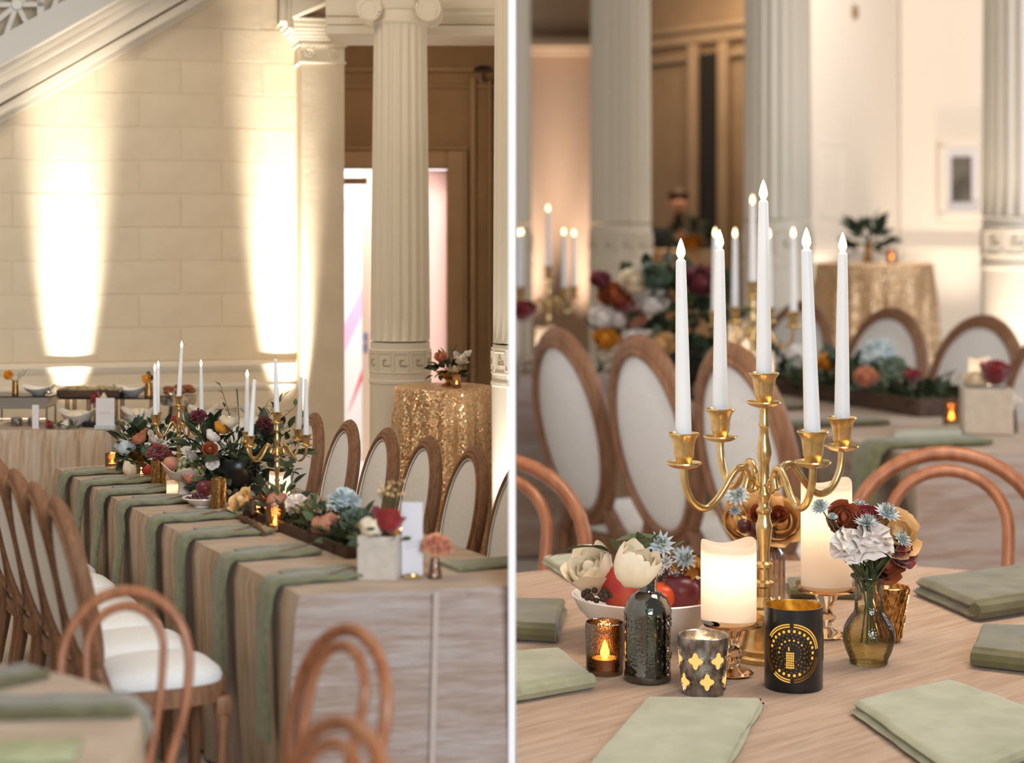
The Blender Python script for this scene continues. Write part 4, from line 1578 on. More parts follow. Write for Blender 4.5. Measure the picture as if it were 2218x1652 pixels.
def bloom(mb_, c, R_, E=None, open_=1.0, seed=0, layers=((.34, 3, 2.6, .95, .34), (.56, 5, 2.0, .75, .18), (.78, 6, 1.7, .55, .07), (.96, 7, 1.5, .30, 0.0)), tall=1.0):
    """a small many-petalled flower joined into one mesh"""
    rd = random.Random(seed)
    E = E or Euler((0, 0, 0)).to_matrix()
    c = Vector(c)
    mb_.ell(c + E @ Vector((0, 0, R_ * .05)), (R_ * .34, R_ * .34, R_ * .42), 8, 6)
    for fr, n, wid, hi, z in layers:
        r = R_ * fr
        for i in range(n):
            a0 = 2 * pi * i / n + rd.uniform(-.25, .25)
            tl = rd.uniform(-.15, .15)

            def fn(u, v):
                a = a0 + (u - .5) * wid * (sin(pi * (.14 + .78 * v)) ** .6)
                th = -1.25 + (hi + 1.25 + tl) * v
                q = r * cos(th) * (1 + .30 * open_ * max(0, v - .55) ** 2 * 6)
                return c + E @ Vector((q * cos(a), q * sin(a), (r * sin(th) + z * R_ + .04 * R_ * sin(9 * u + i)) * tall))
            mb_.grid(fn, 4, 4)
    return mb_


def ruffle(mb_, c, R_, E, seed=0, n=46, tall=1.0, low=-.25, fan=.55):
    """a dense head of small frilled petals (carnation, chrysanthemum, hydrangea)"""
    rd = random.Random(seed)
    c = Vector(c)
    mb_.ell(c, (R_ * .62, R_ * .62, R_ * .55 * tall), 10, 7, m=E)
    for i in range(n):
        z = low + (1 - low) * (i + .5) / n
        a = i * 2.39996 + rd.uniform(-.2, .2)
        s = sqrt(max(0, 1 - z * z))
        d = Vector((s * cos(a), s * sin(a), z))
        t1 = d.cross(Vector((0, 0, 1)) if abs(d.z) < .95 else Vector((1, 0, 0))).normalized()
        t2 = d.cross(t1)
        tw = rd.uniform(-.5, .5)
        b1 = t1 * cos(tw) + t2 * sin(tw)
        b2 = t2 * cos(tw) - t1 * sin(tw)
        L0, L1 = R_ * .35, R_ * rd.uniform(.9, 1.08)

        def fn(u, v):
            w = (u - .5) * 2
            rr = L0 + (L1 - L0) * v * (1 - .12 * w * w)
            q = d * rr + b1 * (w * R_ * fan * .5 * (.3 + .7 * v)) + b2 * (R_ * .07 * sin(w * 5 + i) * v + R_ * .10 * v * v)
            return c + E @ Vector((q.x, q.y, q.z * tall))
        mb_.grid(fn, 4, 2)
    return mb_


RUFFLED = {'carnation', 'chrysanthemum', 'hydrangea', 'cockscomb', 'lisianthus', 'protea', 'ornamental_cabbage', 'ranunculus'}


def flower(sp, label, p, R_, m, tilt=(0, 0), seed=0, stem=None, tall=1.0, open_=1.0, name='rose', cat='flower', group=None, sepal=False, joined=False):
    t = thing(sp, name, label, cat, p, 0, group)
    if name in RUFFLED:
        E_ = Euler((tilt[0], tilt[1], 0)).to_matrix()
        part('bloom', ruffle(MB(), (0, 0, 0), R_, E_, seed, 28 if joined or name == 'lisianthus' else 60, tall, fan=1.15 if name in ('lisianthus', 'ornamental_cabbage') else .55), m, t, angle=180)
    elif joined:
        part('bloom', bloom(MB(), (0, 0, 0), R_, Euler((tilt[0], tilt[1], 0)).to_matrix(), open_, seed, tall=tall), m, t, angle=180)
    else:
        rose_petals(t, R_, m, tall, open_, tilt, (0, 0, 0), seed)
    if stem is not None:
        s = Vector(stem)
        up = Euler((tilt[0], tilt[1], 0)).to_matrix() @ Vector((0, 0, -R_ * .9))
        part('stem', MB().tube([up, up * 1.2 + s * .3, s * .7 + up * .3, s], R_ * .055 + .0005, 6), STEM, t)
    return t


def leaf_mesh(key, L_, w, m, curl=.25, fold=.25):
    def fn(u, v):
        ww = w * (sin(pi * min(.999, max(.001, v))) ** .8) * (1 - .25 * v)
        x = (u - .5) * 2 * ww
        return (x, L_ * v, fold * abs(x) - curl * L_ * v * v)
    return MB().grid(fn, 4, 6).mesh('leaf', m, True, 180, fix=False)


LM = {}


def leaf_of(kind):
    if kind not in LM:
        LM[kind] = {'green': lambda: leaf_mesh('a', .06, .015, LEAF), 'dark': lambda: leaf_mesh('b', .065, .018, LEAF_D), 'euca': lambda: leaf_mesh('c', .03, .012, LEAF_E, .1), 'olive': lambda: leaf_mesh('d', .05, .007, LEAF_E, .15),
                    'moss': lambda: leaf_mesh('e', .03, .006, LEAF_M), 'rust': lambda: leaf_mesh('f', .05, .013, PET_RUST, .35), 'long': lambda: leaf_mesh('g', .085, .011, LEAF, .3)}[kind]()
    return LM[kind]


def put_leaf(t, kind, p, dirv, k=1.0, roll=0.0):
    d = Vector(dirv).normalized()
    q = d.to_track_quat('Y', 'Z')
    o = link('leaf', leaf_of(kind), t)
    o.matrix_local = Matrix.Translation(p) @ q.to_matrix().to_4x4() @ Matrix.Rotation(roll, 4, 'Y') @ Matrix.Scale(k, 4)
    return o


def greens(sp, name, label, cat, p, kinds, n, rad, seed, k=1.0, up=.3, stems=3, group=None, lo=-.1, more=()):
    """loose leaves on stems filling one or more ellipsoids; more = [(offset, kinds, n, rad)]"""
    rd = random.Random(seed)
    t = thing(sp, name, label, cat, p, 0, group)
    for off, kinds, n, rad in [(Vector((0, 0, 0)), kinds, n, rad)] + list(more):
        rad = Vector(rad)
        for i in range(n):
            while True:
                v = Vector((rd.uniform(-1, 1), rd.uniform(-1, 1), rd.uniform(lo, 1)))
                if .25 < v.length < 1:
                    break
            pos = Vector((v.x * rad.x, v.y * rad.y, v.z * rad.z)) + off
            d = v.normalized() + Vector((rd.uniform(-.6, .6), rd.uniform(-.6, .6), rd.uniform(-.4, .6) + up))
            put_leaf(t, rd.choice(kinds), pos, d, k * rd.uniform(.75, 1.3), rd.uniform(-1, 1))
        for i in range(stems):
            a = rd.uniform(0, 6.28)
            q = Vector((cos(a) * rad.x * .7, sin(a) * rad.y * .7, rad.z * rd.uniform(.5, .95)))
            part('stem', MB().tube([off, off + q * .5 + Vector((0, 0, .02)), off + q], .0022 * k, 5), STEM, t)
    return t


def moss(t, L_, w, h, seed, m=None):
    """a bed of short moss blades"""
    rd = random.Random(seed)
    mb_ = MB()
    for i in range(900):
        x, y = rd.uniform(-L_, L_), rd.uniform(-w, w)
        a = rd.uniform(0, 6.28)
        s = rd.uniform(.5, 1)
        d = Vector((cos(a), sin(a), rd.uniform(.4, 1.4))) * (h * s)
        e = Vector((-sin(a), cos(a), 0)) * (h * .22)
        o = Vector((x, y, 0))
        mb_.add([o - e, o + e, o + d * .6 + e * .8, o + d, o + d * .6 - e * .8], [(0, 1, 2, 3, 4)])
    part('moss', mb_, m or LEAF_M, t, stuff=True)


def astrantia(sp, label, p, R_, tilt, stem, group=None, m=None):
    t = thing(sp, 'pincushion_flower', label, 'flower', p, 0, group)
    E = Euler((tilt[0], tilt[1], 0)).to_matrix()
    mb_ = MB()
    for ring, (n, rr, el) in enumerate(((13, 1.0, .18), (11, .82, .45))):
        for i in range(n):
            a = 2 * pi * (i + .5 * ring) / n
            d = Vector((cos(a) * cos(el), sin(a) * cos(el), sin(el)))
            s = Vector((-sin(a), cos(a), 0))
            q = [s * (R_ * .10), d * (R_ * .55 * rr) + s * (R_ * .14), d * (R_ * rr), d * (R_ * .55 * rr) - s * (R_ * .14), -s * (R_ * .10)]
            mb_.add([E @ v for v in q], [(0, 1, 2, 3, 4)])
    part('bracts', mb_, m or PET_BLUE, t)
    mb_ = MB()
    rd = random.Random(int(p[0] * 9999))
    for i in range(26):
        a, r = rd.uniform(0, 6.28), R_ * .5 * sqrt(rd.random())
        h = R_ * (.62 - .5 * (r / R_) ** 2)
        mb_.tube([E @ Vector((r * .5 * cos(a), r * .5 * sin(a), 0)), E @ Vector((r * cos(a), r * sin(a), h))], R_ * .035, 4)
        mb_.ell(E @ Vector((r * cos(a), r * sin(a), h)), R_ * .06, 5, 4)
    part('florets', mb_, mat_once('grey_florets', (164, 172, 168)), t, stuff=True)
    if stem is not None:
        s = Vector(stem)
        part('stem', MB().tube([Vector((0, 0, 0)), s * .4 + Vector((.002, 0, 0)), s], .0011, 5), STEM, t)
    return t


_once = {}


def mat_once(n, c, **k):
    if n not in _once:
        _once[n] = mat(n, c, **k)
    return _once[n]


def fruit(sp, name, label, p, r, m, cat='fruit', squash=.94, stem=True, group=None, crown=False, tilt=(0, 0)):
    t = thing(sp, name, label, cat, p, 0, group)
    E = Euler((tilt[0], tilt[1], 0)).to_matrix()
    mb_ = MB().ell((0, 0, r * squash), (r, r, r * squash), 20, 14, fn=lambda q: 1 - .10 * max(0, q.z - .75) / .25 - .03 * max(0, cos(atan2(q.y, q.x))) ** 8)
    mb_.v = [tuple(E @ (Vector(v) - Vector((0, 0, r))) + Vector((0, 0, r))) for v in mb_.v]
    part('flesh', mb_, m, t)
    if crown:
        mb_ = MB()
        for i in range(6):
            a = i * pi / 3
            mb_.add([(.2 * r * cos(a - .5), .2 * r * sin(a - .5), 1.8 * r), (.2 * r * cos(a + .5), .2 * r * sin(a + .5), 1.8 * r), (.32 * r * cos(a), .32 * r * sin(a), 2.2 * r)], [(0, 1, 2)])
        part('crown', mb_, m, t)
    elif stem:
        part('stem', MB().tube([E @ Vector((0, 0, r * .7)) + Vector((0, 0, r)), E @ Vector((r * .05, 0, r * 1.02)) + Vector((0, 0, r))], r * .05, 5), TWIG, t)
    return t


def grapes(sp, label, p, n, rad, r, m, seed, group=None):
    rd = random.Random(seed)
    t = thing(sp, 'grape_bunch', label, 'grapes', p, 0, group)
    me = MB().ell((0, 0, 0), (r, r, r * 1.15), 10, 8).mesh('grape', m)
    pts = []
    tries = 0
    while len(pts) < n and tries < 4000:
        tries += 1
        v = Vector((rd.uniform(-1, 1), rd.uniform(-1, 1), rd.uniform(0, 1)))
        if v.length > 1:
            continue
        q = Vector((v.x * rad[0], v.y * rad[1], r + v.z * rad[2]))
        if all((q - w).length > r * 1.55 for w in pts):
            pts.append(q)
    for q in pts:
        link('grape', me, t, q, (rd.uniform(-.6, .6), rd.uniform(-.6, .6), 0))
    part('stalk', MB().tube([(0, 0, r), (0, 0, rad[2] + r * 2.2)], r * .12, 5), STEM, t)
    return t


def folded_napkin(sp, label, quad, m, th=.012, group=None, seed=0, fold=(.010, -.006)):
    """cloth folded into a flat stack; quad = four table points"""
    q = [Vector(v) for v in quad]
    c = sum(q, Vector()) / 4
    q = [Vector((v.x - c.x, v.y - c.y, 0)) for v in q]
    t = thing(sp, 'napkin', label, 'napkin', (c.x, c.y, c.z), 0, group)

    def layer(name, z0, z1, grow, sd, n1=44, n2=30):
        mb_ = MB()
        qq = [v * (1 + grow) for v in q]

        def fn(u, v, top):
            b = qq[0].lerp(qq[1], u).lerp(qq[3].lerp(qq[2], u), v)
            eu, ev = min(1, min(u, 1 - u) * 22), min(1, min(v, 1 - v) * 22)
            e = eu * ev
            rise = sqrt(max(0, 1 - (1 - eu) ** 2)) * sqrt(max(0, 1 - (1 - ev) ** 2))
            w = noise.noise(Vector((b.x * 26, b.y * 26, sd))) * .0016 + noise.noise(Vector((b.x * 9, b.y * 9, sd + 5))) * .0022
            mid = (z0 + z1) / 2
            return b + Vector((w * 1.2, -w, (mid + (z1 - mid) * rise + max(0, w * e) if top else mid - (mid - z0) * rise)))
        mb_.grid(lambda u, v: fn(u, v, True), n1, n2)
        mb_.grid(lambda u, v: fn(u, v, False), n1, n2)
        part(name, mb_, m, t, angle=80)
    layer('under_fold', .0004, th * .48, .035, seed + 3)
    layer('top_fold', th * .44, th, .0, seed)
    # rolled edge along the front
    d = (q[2] - q[3])
    pts = [q[3].lerp(q[2], i / 8) + Vector((0, 0, th * .5)) for i in range(9)]
    part('folded_edge', MB().tube(pts, [th * .44] * 9, 8), m, t)
    return t


# ================================================================== RIGHT ROOM: the round table's setting
T = lambda px, py: B.T(px, py, TH_B)
pcB = T(1655, 1428)


def topz(pan):
    return pan + .046


ENDS = [(-.115, -.058, .268), (-.046, .118, .284), (.047, -.118, .277), (.118, .064, .277)]
candelabra(B, 'brass five-arm candelabra holding white tapers in the middle of the round table', pcB, ENDS, .344)
TP = [('front left arm, nearest the green bottle', -.115, -.058, .268, .544, (-.004, 0)), ('back left arm, behind the green bottle', -.046, .118, .284, .557, (-.001, 0)),
      ('front right arm, leaning slightly left', .047, -.118, .277, .558, (-.0085, 0)), ('back right arm, before the sequin table', .118, .064, .277, .5525, (.001, 0)),
      ('tall centre cup, highest flame of all', 0, 0, .344, .624, (-.001, 0))]
for nm, x, y, zp, zt, le in TP:
    z0 = zp + .0165
    taper(B, 'white taper candle in the %s' % nm, (pcB.x + x, pcB.y + y, TH_B + z0), zt - z0, le, group='tapers of the brass candelabra')

p1_ = T(1588, 1461)
pedestal(B, 'clear glass candle stand under the front pillar candle', p1_, .072, .041)
pillar(B, 'lit white pillar candle on the front glass stand', (p1_.x - .006, p1_.y, TH_B + .0698), .0365, .104, 1.25, 'lit pillar candles')
p2_ = T(1790, 1378)
pedestal(B, 'amber-tinted glass candle stand under the taller pillar candle', p2_, .073, .044)
pillar(B, 'tall warm pillar candle behind the glass flower vase', (p2_.x, p2_.y, TH_B + .0708), .0365, .152, 1.05, 'lit pillar candles')

# amber votive, green bottle, silver votive, black lantern, gold votive
p = T(1310, 1457)
votive(B, 'small embossed amber glass votive beside the green bottle', p, .0258, .0248, .067, AMBER_D)
tealight(B, 'glowing tealight inside the small amber votive', (p.x, p.y, TH_B + .0062), .018, .014, .25, .026)

p = T(1403, 1473)
t = thing(B, 'bottle', 'dark green embossed glass bottle holding a cream rose', 'bottle', p)
prof = [(0, 0), (.0285, 0), (.0305, .003), (.0305, .012), (.0298, .014), (.0302, .05), (.0302, .086), (.0308, .088), (.0308, .092), (.0295, .096), (.0255, .106), (.0185, .113), (.0125, .1165), (.0118, .120), (.0118, .132), (.0135, .134), (.0135, .138), (.0105, .138),
        (.0098, .120), (.016, .112), (.0235, .104), (.0275, .095), (.028, .05), (.0285, .006), (0, .006)]
part('body', MB().lathe(prof, 44, mod=lambda a, z, r: 1 + (.012 * cos(40 * a) if z < .012 or .086 < z < .093 else 0)), GREENG, t)
mb_ = MB()
for row, z in ((0, .030), (1, .074), (2, .082)):
    for i in range(26):
        a = 2 * pi * i / 26
        mb_.ell((.0304 * cos(a), .0304 * sin(a), z + (.005 * cos(2 * a * 2) if row == 0 else 0)), (.0011, .0011, .0026), 5, 4)
for k in range(3):
    for i in range(14):
        a = -pi / 2 + .5 * cos(2 * pi * i / 14)
        mb_.ell((.0304 * cos(a), .0304 * sin(a), .052 + .012 * sin(2 * pi * i / 14) + .0 * k), (.001, .001, .0018), 5, 4)
part('embossing', mb_, GREENG, t, stuff=True)
pr = B.P(1376, 1226, p.y - .005)
flower(B, 'single cream rose bud in the green bottle', pr, .029, PET_CREAM, (.45, -.25), 3, stem=(p.x - pr.x, p.y - pr.y, TH_B + .02 - pr.z), tall=1.15, open_=.5, group='cream roses')

p = T(1523, 1500)
t = votive(B, 'mercury glass votive with quatrefoil windows before the front pillar candle', p, .0325, .0268, .073, SILVER)


def on_cup(a, z, rt, rb, h, o=.0006):
    r = rb + (rt - rb) * z / h + o
    return Vector((r * cos(a), r * sin(a), z))


def cup_patch(fn2d, a0, z0, rt, rb, h, o, n=24):
    rm = (rt + rb) / 2
    pts = [on_cup(a0 + x / rm, z0 + y, rt, rb, h, o) for x, y in (fn2d(2 * pi * i / n) for i in range(n))]
    c_ = on_cup(a0, z0, rt, rb, h, o)
    return [c_] + pts, [(0, 1 + i, 1 + (i + 1) % n) for i in range(n)]


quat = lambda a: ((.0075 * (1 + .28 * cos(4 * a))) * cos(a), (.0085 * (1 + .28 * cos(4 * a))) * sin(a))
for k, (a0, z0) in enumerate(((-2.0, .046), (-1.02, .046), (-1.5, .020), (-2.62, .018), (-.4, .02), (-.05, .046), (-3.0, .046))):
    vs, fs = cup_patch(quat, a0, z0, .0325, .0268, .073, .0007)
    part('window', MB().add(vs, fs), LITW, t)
    vs = [on_cup(a0 + x / .03, z0 + y, .0325, .0268, .073, .001) for x, y in ((lambda q: (q[0] * 1.25, q[1] * 1.25))(quat(2 * pi * i / 24)) for i in range(24))]
    part('window_rim', MB().tube(vs, .0008, 5, closed=True), SILVER, t)
tealight(B, 'glowing tealight inside the mercury glass votive', (p.x, p.y, TH_B + .0062), .018, .014, 1.2, .024)

p = T(1719, 1487)
RB, HB = .0372, .105
t = thing(B, 'lantern_cup', 'black cylinder lantern punched with a glowing medallion', 'candle holder', p)
part('shell', MB().lathe([(0, 0), (RB * .985, 0), (RB, .002), (RB, HB)], 48), BLACK, t)
part('lining', MB().lathe([(RB, HB), (RB - .0012, HB), (RB - .0016, HB - .002), (RB - .0016, .003), (0, .003)], 48), GILT, t)
mb_, md = MB(), MB()
AC = -pi / 2 - .22


def pt(x, y, o=.0005):
    a = AC + x / RB
    return Vector(((RB + o) * cos(a), (RB + o) * sin(a), .051 + y))


def dot(m_, x, y, r, ry=None):
    ry = ry or r
    c_ = pt(x, y)
    m_.add([c_] + [pt(x + r * cos(2 * pi * i / 10), y + ry * sin(2 * pi * i / 10)) for i in range(10)], [(0, 1 + i, 1 + (i + 1) % 10) for i in range(10)])


def arc(m_, r, a0, a1, w):
    n = 20
    vs = []
    for i in range(n + 1):
        a = a0 + (a1 - a0) * i / n
        vs += [pt((r - w) * cos(a), (r - w) * sin(a)), pt((r + w) * cos(a), (r + w) * sin(a))]
    m_.add(vs, [(2 * i, 2 * i + 1, 2 * i + 3, 2 * i + 2) for i in range(n)])


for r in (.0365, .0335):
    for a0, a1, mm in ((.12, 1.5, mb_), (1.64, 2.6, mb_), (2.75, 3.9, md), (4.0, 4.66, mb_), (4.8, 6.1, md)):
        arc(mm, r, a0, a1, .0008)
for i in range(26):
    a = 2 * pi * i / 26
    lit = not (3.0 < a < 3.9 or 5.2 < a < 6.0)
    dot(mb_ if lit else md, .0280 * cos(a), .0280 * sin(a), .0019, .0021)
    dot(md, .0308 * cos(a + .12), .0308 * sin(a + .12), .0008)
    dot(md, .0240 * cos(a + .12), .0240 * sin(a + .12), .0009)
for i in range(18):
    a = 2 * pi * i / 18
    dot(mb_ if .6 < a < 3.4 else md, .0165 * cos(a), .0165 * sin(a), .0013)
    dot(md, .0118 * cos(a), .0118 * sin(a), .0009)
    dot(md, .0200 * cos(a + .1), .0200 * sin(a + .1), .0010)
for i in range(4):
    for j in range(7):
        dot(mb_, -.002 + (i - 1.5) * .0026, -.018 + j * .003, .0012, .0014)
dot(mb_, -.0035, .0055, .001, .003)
part('glow_dots', mb_, PUNCH, t, stuff=True)
part('dim_dots', md, PUNCH_D, t, stuff=True)
mb_ = MB()
for i in range(12):
    a = AC + 1.55 + .03 * i
    mb_.tube([Vector(((RB + .0004) * cos(a), (RB + .0004) * sin(a), .035 + .003 * i % .02)), Vector(((RB + .0004) * cos(a), (RB + .0004) * sin(a), .07))], .0003, 4)
part('side_punching', mb_, PUNCH_D, t, stuff=True)
tealight(B, 'tealight burning inside the black punched lantern', (p.x, p.y, TH_B + .0032), .018, .014, 2.0, .024)

p = T(1932, 1388)
p = Vector((p.x - .004, p.y, p.z))
gv = votive(B, 'gold mercury glass votive with a diamond quilted wall behind the flower vase', p, .0285, .0165, .078, GOLDG, ribs=0)
mb_ = MB()
for s in (-1, 1):
    for k in range(12):
        mb_.tube([on_cup(2 * pi * k / 12 + s * .9 * i / 10, .006 + .071 * i / 10, .0285, .0165, .078, .0006) for i in range(11)], .0011, 5)
part('quilting', mb_, GOLDG, gv, stuff=True)
tealight(B, 'tealight glowing inside the gold quilted votive', (p.x, p.y, TH_B + .0062), .0125, .012, .35, .02)

# glass vase with white flowers
pv = T(1882, 1437)
t = thing(B, 'flower_vase', 'round clear glass bud vase with ribbed neck and white flowers', 'vase', pv)
vp = [(0, 0), (.023, 0), (.0255, .003), (.0262, .008), (.0310, .018), (.0348, .031), (.0353, .038), (.0338, .048), (.0295, .0575), (.0238, .0655), (.0205, .0695), (.0192, .076), (.0188, .086), (.0186, .106), (.0195, .114), (.0248, .118), (.0245, .120), (.0185, .1165)]
part('body', MB().lathe(vp, 56, mod=lambda a, z, r: 1 + (.022 * cos(14 * a) if .074 < z < .113 else .010 * cos(44 * a) if z < .010 or .027 < z < .046 else 0)), CLEARG, t)
part('water', MB().lathe([(0, .004), (.0235, .004), (.0295, .018), (.0334, .031), (.0340, .038), (.0324, .048), (.0282, .0575), (.0224, .0655), (.0190, .0695), (.0178, .076), (0, .076)], 36), WATER, t)
VB = lambda px, py, d=None: B.P(px, py, d or pv.y)
NKI = [0]


def neck_pt():
    NKI[0] += 1
    a = NKI[0] * 2.39996
    r = .0135 * sqrt(min(1, NKI[0] / 16))
    return pv + Vector((r * cos(a), r * sin(a), .098))


for px, py, R_, dd, ti, sd, lab in ((1843, 1185, .027, -.004, (.5, -.3), 11, 'white lisianthus drooping at the left of the glass vase'), (1886, 1176, .031, -.010, (.35, .1), 12, 'largest white lisianthus in the middle of the glass vase')):
    q_ = VB(px, py, pv.y + dd)
    flower(B, lab, q_, R_, PET_WHITE, ti, sd, stem=neck_pt() - q_, open_=1.0, name='lisianthus', group='flowers in the round glass vase')
for px, py, R_, dd, ti, lab in ((1778, 1100, .0165, 0, (.5, -.4), 'pincushion flower reaching left over the lit pillar candle'), (1862, 1099, .016, .03, (.3, .1), 'pincushion flower high at the back of the glass vase'), (1877, 1134, .0195, -.012, (.2, 0), 'grey pincushion flower directly above the white lisianthus'),
                               (1921, 1113, .021, .0, (.5, .3), 'pale pincushion flower rising right of the vase centre'), (1953, 1168, .016, -.004, (.6, .6), 'pincushion flower lowest at the right of the vase'), (1803, 1120, .009, -.003, (.4, 0), 'small closed pincushion bud on the left stem')):
    q_ = VB(px, py, pv.y + dd)
    astrantia(B, lab, q_, R_, ti, neck_pt() - q_, 'flowers in the round glass vase')
for px, py, m_, ti, k_, lab in ((1826, 1122, PET_RUST, (1.2, .3), .020, 'rust striped petals standing behind the white lisianthus'), (1876, 1118, PET_RED, (.6, 0), .016, 'small red flower between the pincushions'), (1938, 1158, PET_BUTTER, (1.0, .5), .030, 'pale apricot petals at the right of the vase'), (1952, 1195, PET_RED, (.9, 1.0), .020, 'red drooping bloom at the right of the vase'), (1918, 1222, PET_RUST, (1.3, 1.0), .022, 'rust trailing bloom under the red one')):
    q_ = VB(px, py, pv.y + .012)
    flower(B, lab, q_, k_, m_, ti, int(px), stem=neck_pt() - q_, name='alstroemeria', joined=True, group='flowers in the round glass vase')
tl = thing(B, 'vase_greens', 'dark green stems and leaves packed in the vase neck', 'foliage', (pv.x, pv.y, TH_B + .10))
rd = random.Random(4)
for i in range(16):
    a = rd.uniform(0, 6.28)
    put_leaf(tl, rd.choice(['green', 'long', 'green']), (rd.uniform(-.012, .012), rd.uniform(-.012, .012), rd.uniform(.0, .03)), (cos(a) * .5, sin(a) * .5, 1), rd.uniform(.45, .75), rd.uniform(-1, 1))
for i in range(7):
    a = rd.uniform(0, 6.28)
    part('stem', MB().tube([(.010 * cos(a), .010 * sin(a), -.072), (.004 * cos(a), .004 * sin(a), -.02), (.012 * cos(a), .012 * sin(a), .03)], .0014, 5), STEM, tl)

# fluted bottle and cream flowers behind the candelabra
p = T(1667, 1312)
t = thing(B, 'bottle', 'tall fluted clear glass bottle behind the candelabra stem', 'bottle', p)
part('body', MB().lathe([(0, 0), (.0225, 0), (.0235, .003), (.0235, .074), (.0215, .084), (.014, .094), (.010, .099), (.0095, .115), (.012, .117), (.012, .121), (.009, .121)], 54, mod=lambda a, z, r: 1 + (.04 * cos(16 * a) if z < .088 else 0)), FLUTEG, t)
nk = Vector((p.x, p.y, TH_B + .085))
for px, py, R_, ti, sd, lab in ((1606, 1130, .026, (1.1, -.7), 21, 'butter coloured blossom left behind the candelabra stem'), (1640, 1108, .030, (.9, -.1), 22, 'butter coloured blossom right behind the candelabra stem'), (1689, 1128, .030, (1.0, .6), 23, 'butter coloured blossom right of the candelabra stem')):
    q_ = B.P(px, py, p.y)
    flower(B, lab, q_, R_, PET_BUTTER, ti, sd, stem=nk - q_, name='alstroemeria', group='butter blossoms behind the candelabra', open_=1.3)
for px, py, lab in ((1642, 1112, 'amber throat petals of the left butter blossom'), (1686, 1115, 'amber throat petals of the right butter blossom')):
    q_ = B.P(px, py, p.y - .03)
    flower(B, lab, q_, .012, PET_RUST, (1.2, 0), int(px), name='alstroemeria', joined=True)
for px, py, lab in ((1611, 1143, 'larger dark berry left of the candelabra stem'), (1635, 1148, 'smaller dark berry touching the candelabra stem')):
    q_ = B.P(px, py, p.y - .035)
    fruit(B, 'berry', lab, (q_.x, q_.y, q_.z - .009), .010, BERRY, squash=1.2, stem=True)
for px, py, R_, lab in ((1597, 1074, .022, 'grey pincushion flower left above the butter blossoms'), (1592, 1106, .012, 'small pincushion flower under the grey one')):
    q_ = B.P(px, py, p.y - .02)
    astrantia(B, lab, q_, R_, (.8, -.2), nk - q_, 'pincushion flowers behind the candelabra')

# bowl of fruit and roses
pb = T(1402, 1386)
pb = Vector((pb.x, pb.y, TH_B))
t = thing(B, 'bowl', 'wide white ceramic bowl filled with fruit and cream roses', 'bowl', pb)
part('body', MB().lathe([(0, 0), (.045, 0), (.048, .004), (.075, .022), (.098, .046), (.108, .066), (.106, .0675), (.103, .066), (.092, .046), (.07, .025), (.042, .009), (0, .009)], 56), CERAM, t)
BW = lambda px, py, dd=0.0: B.P(px, py, pb.y + dd)
for px, py, R_, dd, ti, sd, tall, lab in ((1283, 1240, .033, -.02, (.35, -.55), 31, 1.25, 'pale peach rose at the left side of the white bowl'),):
    q_ = BW(px, py, dd)
    flower(B, lab, q_, R_, PET_CREAM, ti, sd, stem=Vector((.06, .01, -.04)), tall=tall, open_=.7, group='cream roses')
for nm, px, py, r, dd, m_, lab, cr in (('peach', 1345, 1318, .033, -.030, PEACH, 'red peach between the two cream roses in the bowl', False), ('persimmon', 1436, 1318, .020, -.045, TOMATO, 'bright orange persimmon behind the green bottle neck', False),
                                       ('plum', 1474, 1322, .030, -.030, PLUM, 'dark plum at the right of the white bowl', False), ('peach', 1512, 1320, .022, -.02, PEACH, 'red peach half behind the front pillar candle', False), ('plum', 1418, 1300, .030, .02, PLUM, 'dark plum deep in the middle of the white bowl', False),
                                       ('pomegranate', 1380, 1308, .034, .045, PEACH, 'red pomegranate at the back of the white bowl', False)):
    q_ = BW(px, py, dd)
    fruit(B, nm, lab, (q_.x, q_.y, q_.z), r, m_, crown=cr, tilt=(.3, .2))
q_ = BW(1300, 1312, -.04)
mb_ = MB()
rd = random.Random(9)
for i in range(46):
    v = Vector((rd.uniform(-1, 1), rd.uniform(-1, 1), rd.uniform(-.3, 1)))
    v.normalize()
    mb_.ell((v.x * .024, v.y * .02, .016 + v.z * .012), .0045, 6, 4)
solo(B, 'pine_cone', mb_, mat_once('cone_brown', (70, 54, 40), rough=.7), 'dark seed cone under the pale peach rose', 'cone', q_)
t = thing(B, 'hydrangea', 'old gold hydrangea head at the right of the white bowl', 'flower', BW(1497, 1245, -.01))
rd = random.Random(5)
hm = MB()
for i in range(4):
    a = i * pi / 2
    hm.grid(lambda u, v: (.010 * v * cos(a) + (u - .5) * .012 * sin(pi * (.1 + .8 * v)) * -sin(a), .010 * v * sin(a) + (u - .5) * .012 * sin(pi * (.1 + .8 * v)) * cos(a), .003 * v * v), 2, 3)
hme = hm.mesh('floret', PET_OLD, True, 180, fix=False)
for i in range(48):
    v = Vector((rd.uniform(-1, 1), rd.uniform(-1, .6), rd.uniform(-.8, 1))).normalized()
    o = link('floret', hme, t)
    o.matrix_local = Matrix.Translation(v * .028) @ v.to_track_quat('Z', 'Y').to_matrix().to_4x4() @ Matrix.Rotation(rd.uniform(0, 3), 4, 'Z')
for px, py, R_, ti, lab in ((1431, 1180, .0225, (1.0, -.1), 'largest pale pincushion flower above the white bowl'), (1481, 1209, .0200, (1.0, .3), 'pale pincushion flower beside the old gold hydrangea'),
                            (1442, 1219, .013, (1.0, .0), 'small white pincushion flower right of the cream rose bud'), (1466, 1253, .0145, (1.1, .2), 'white pincushion flower lowest over the plum'), (1425, 1236, .010, (1.0, 0), 'small pincushion bud tucked by the cream rose bud')):
    q_ = BW(px, py, -.035)
    astrantia(B, lab, q_, R_, ti, Vector((1420 / 9e9, .03, TH_B + .05 - q_.z)), 'pincushion flowers over the bowl', m=PET_WHITE if R_ < .018 else None)
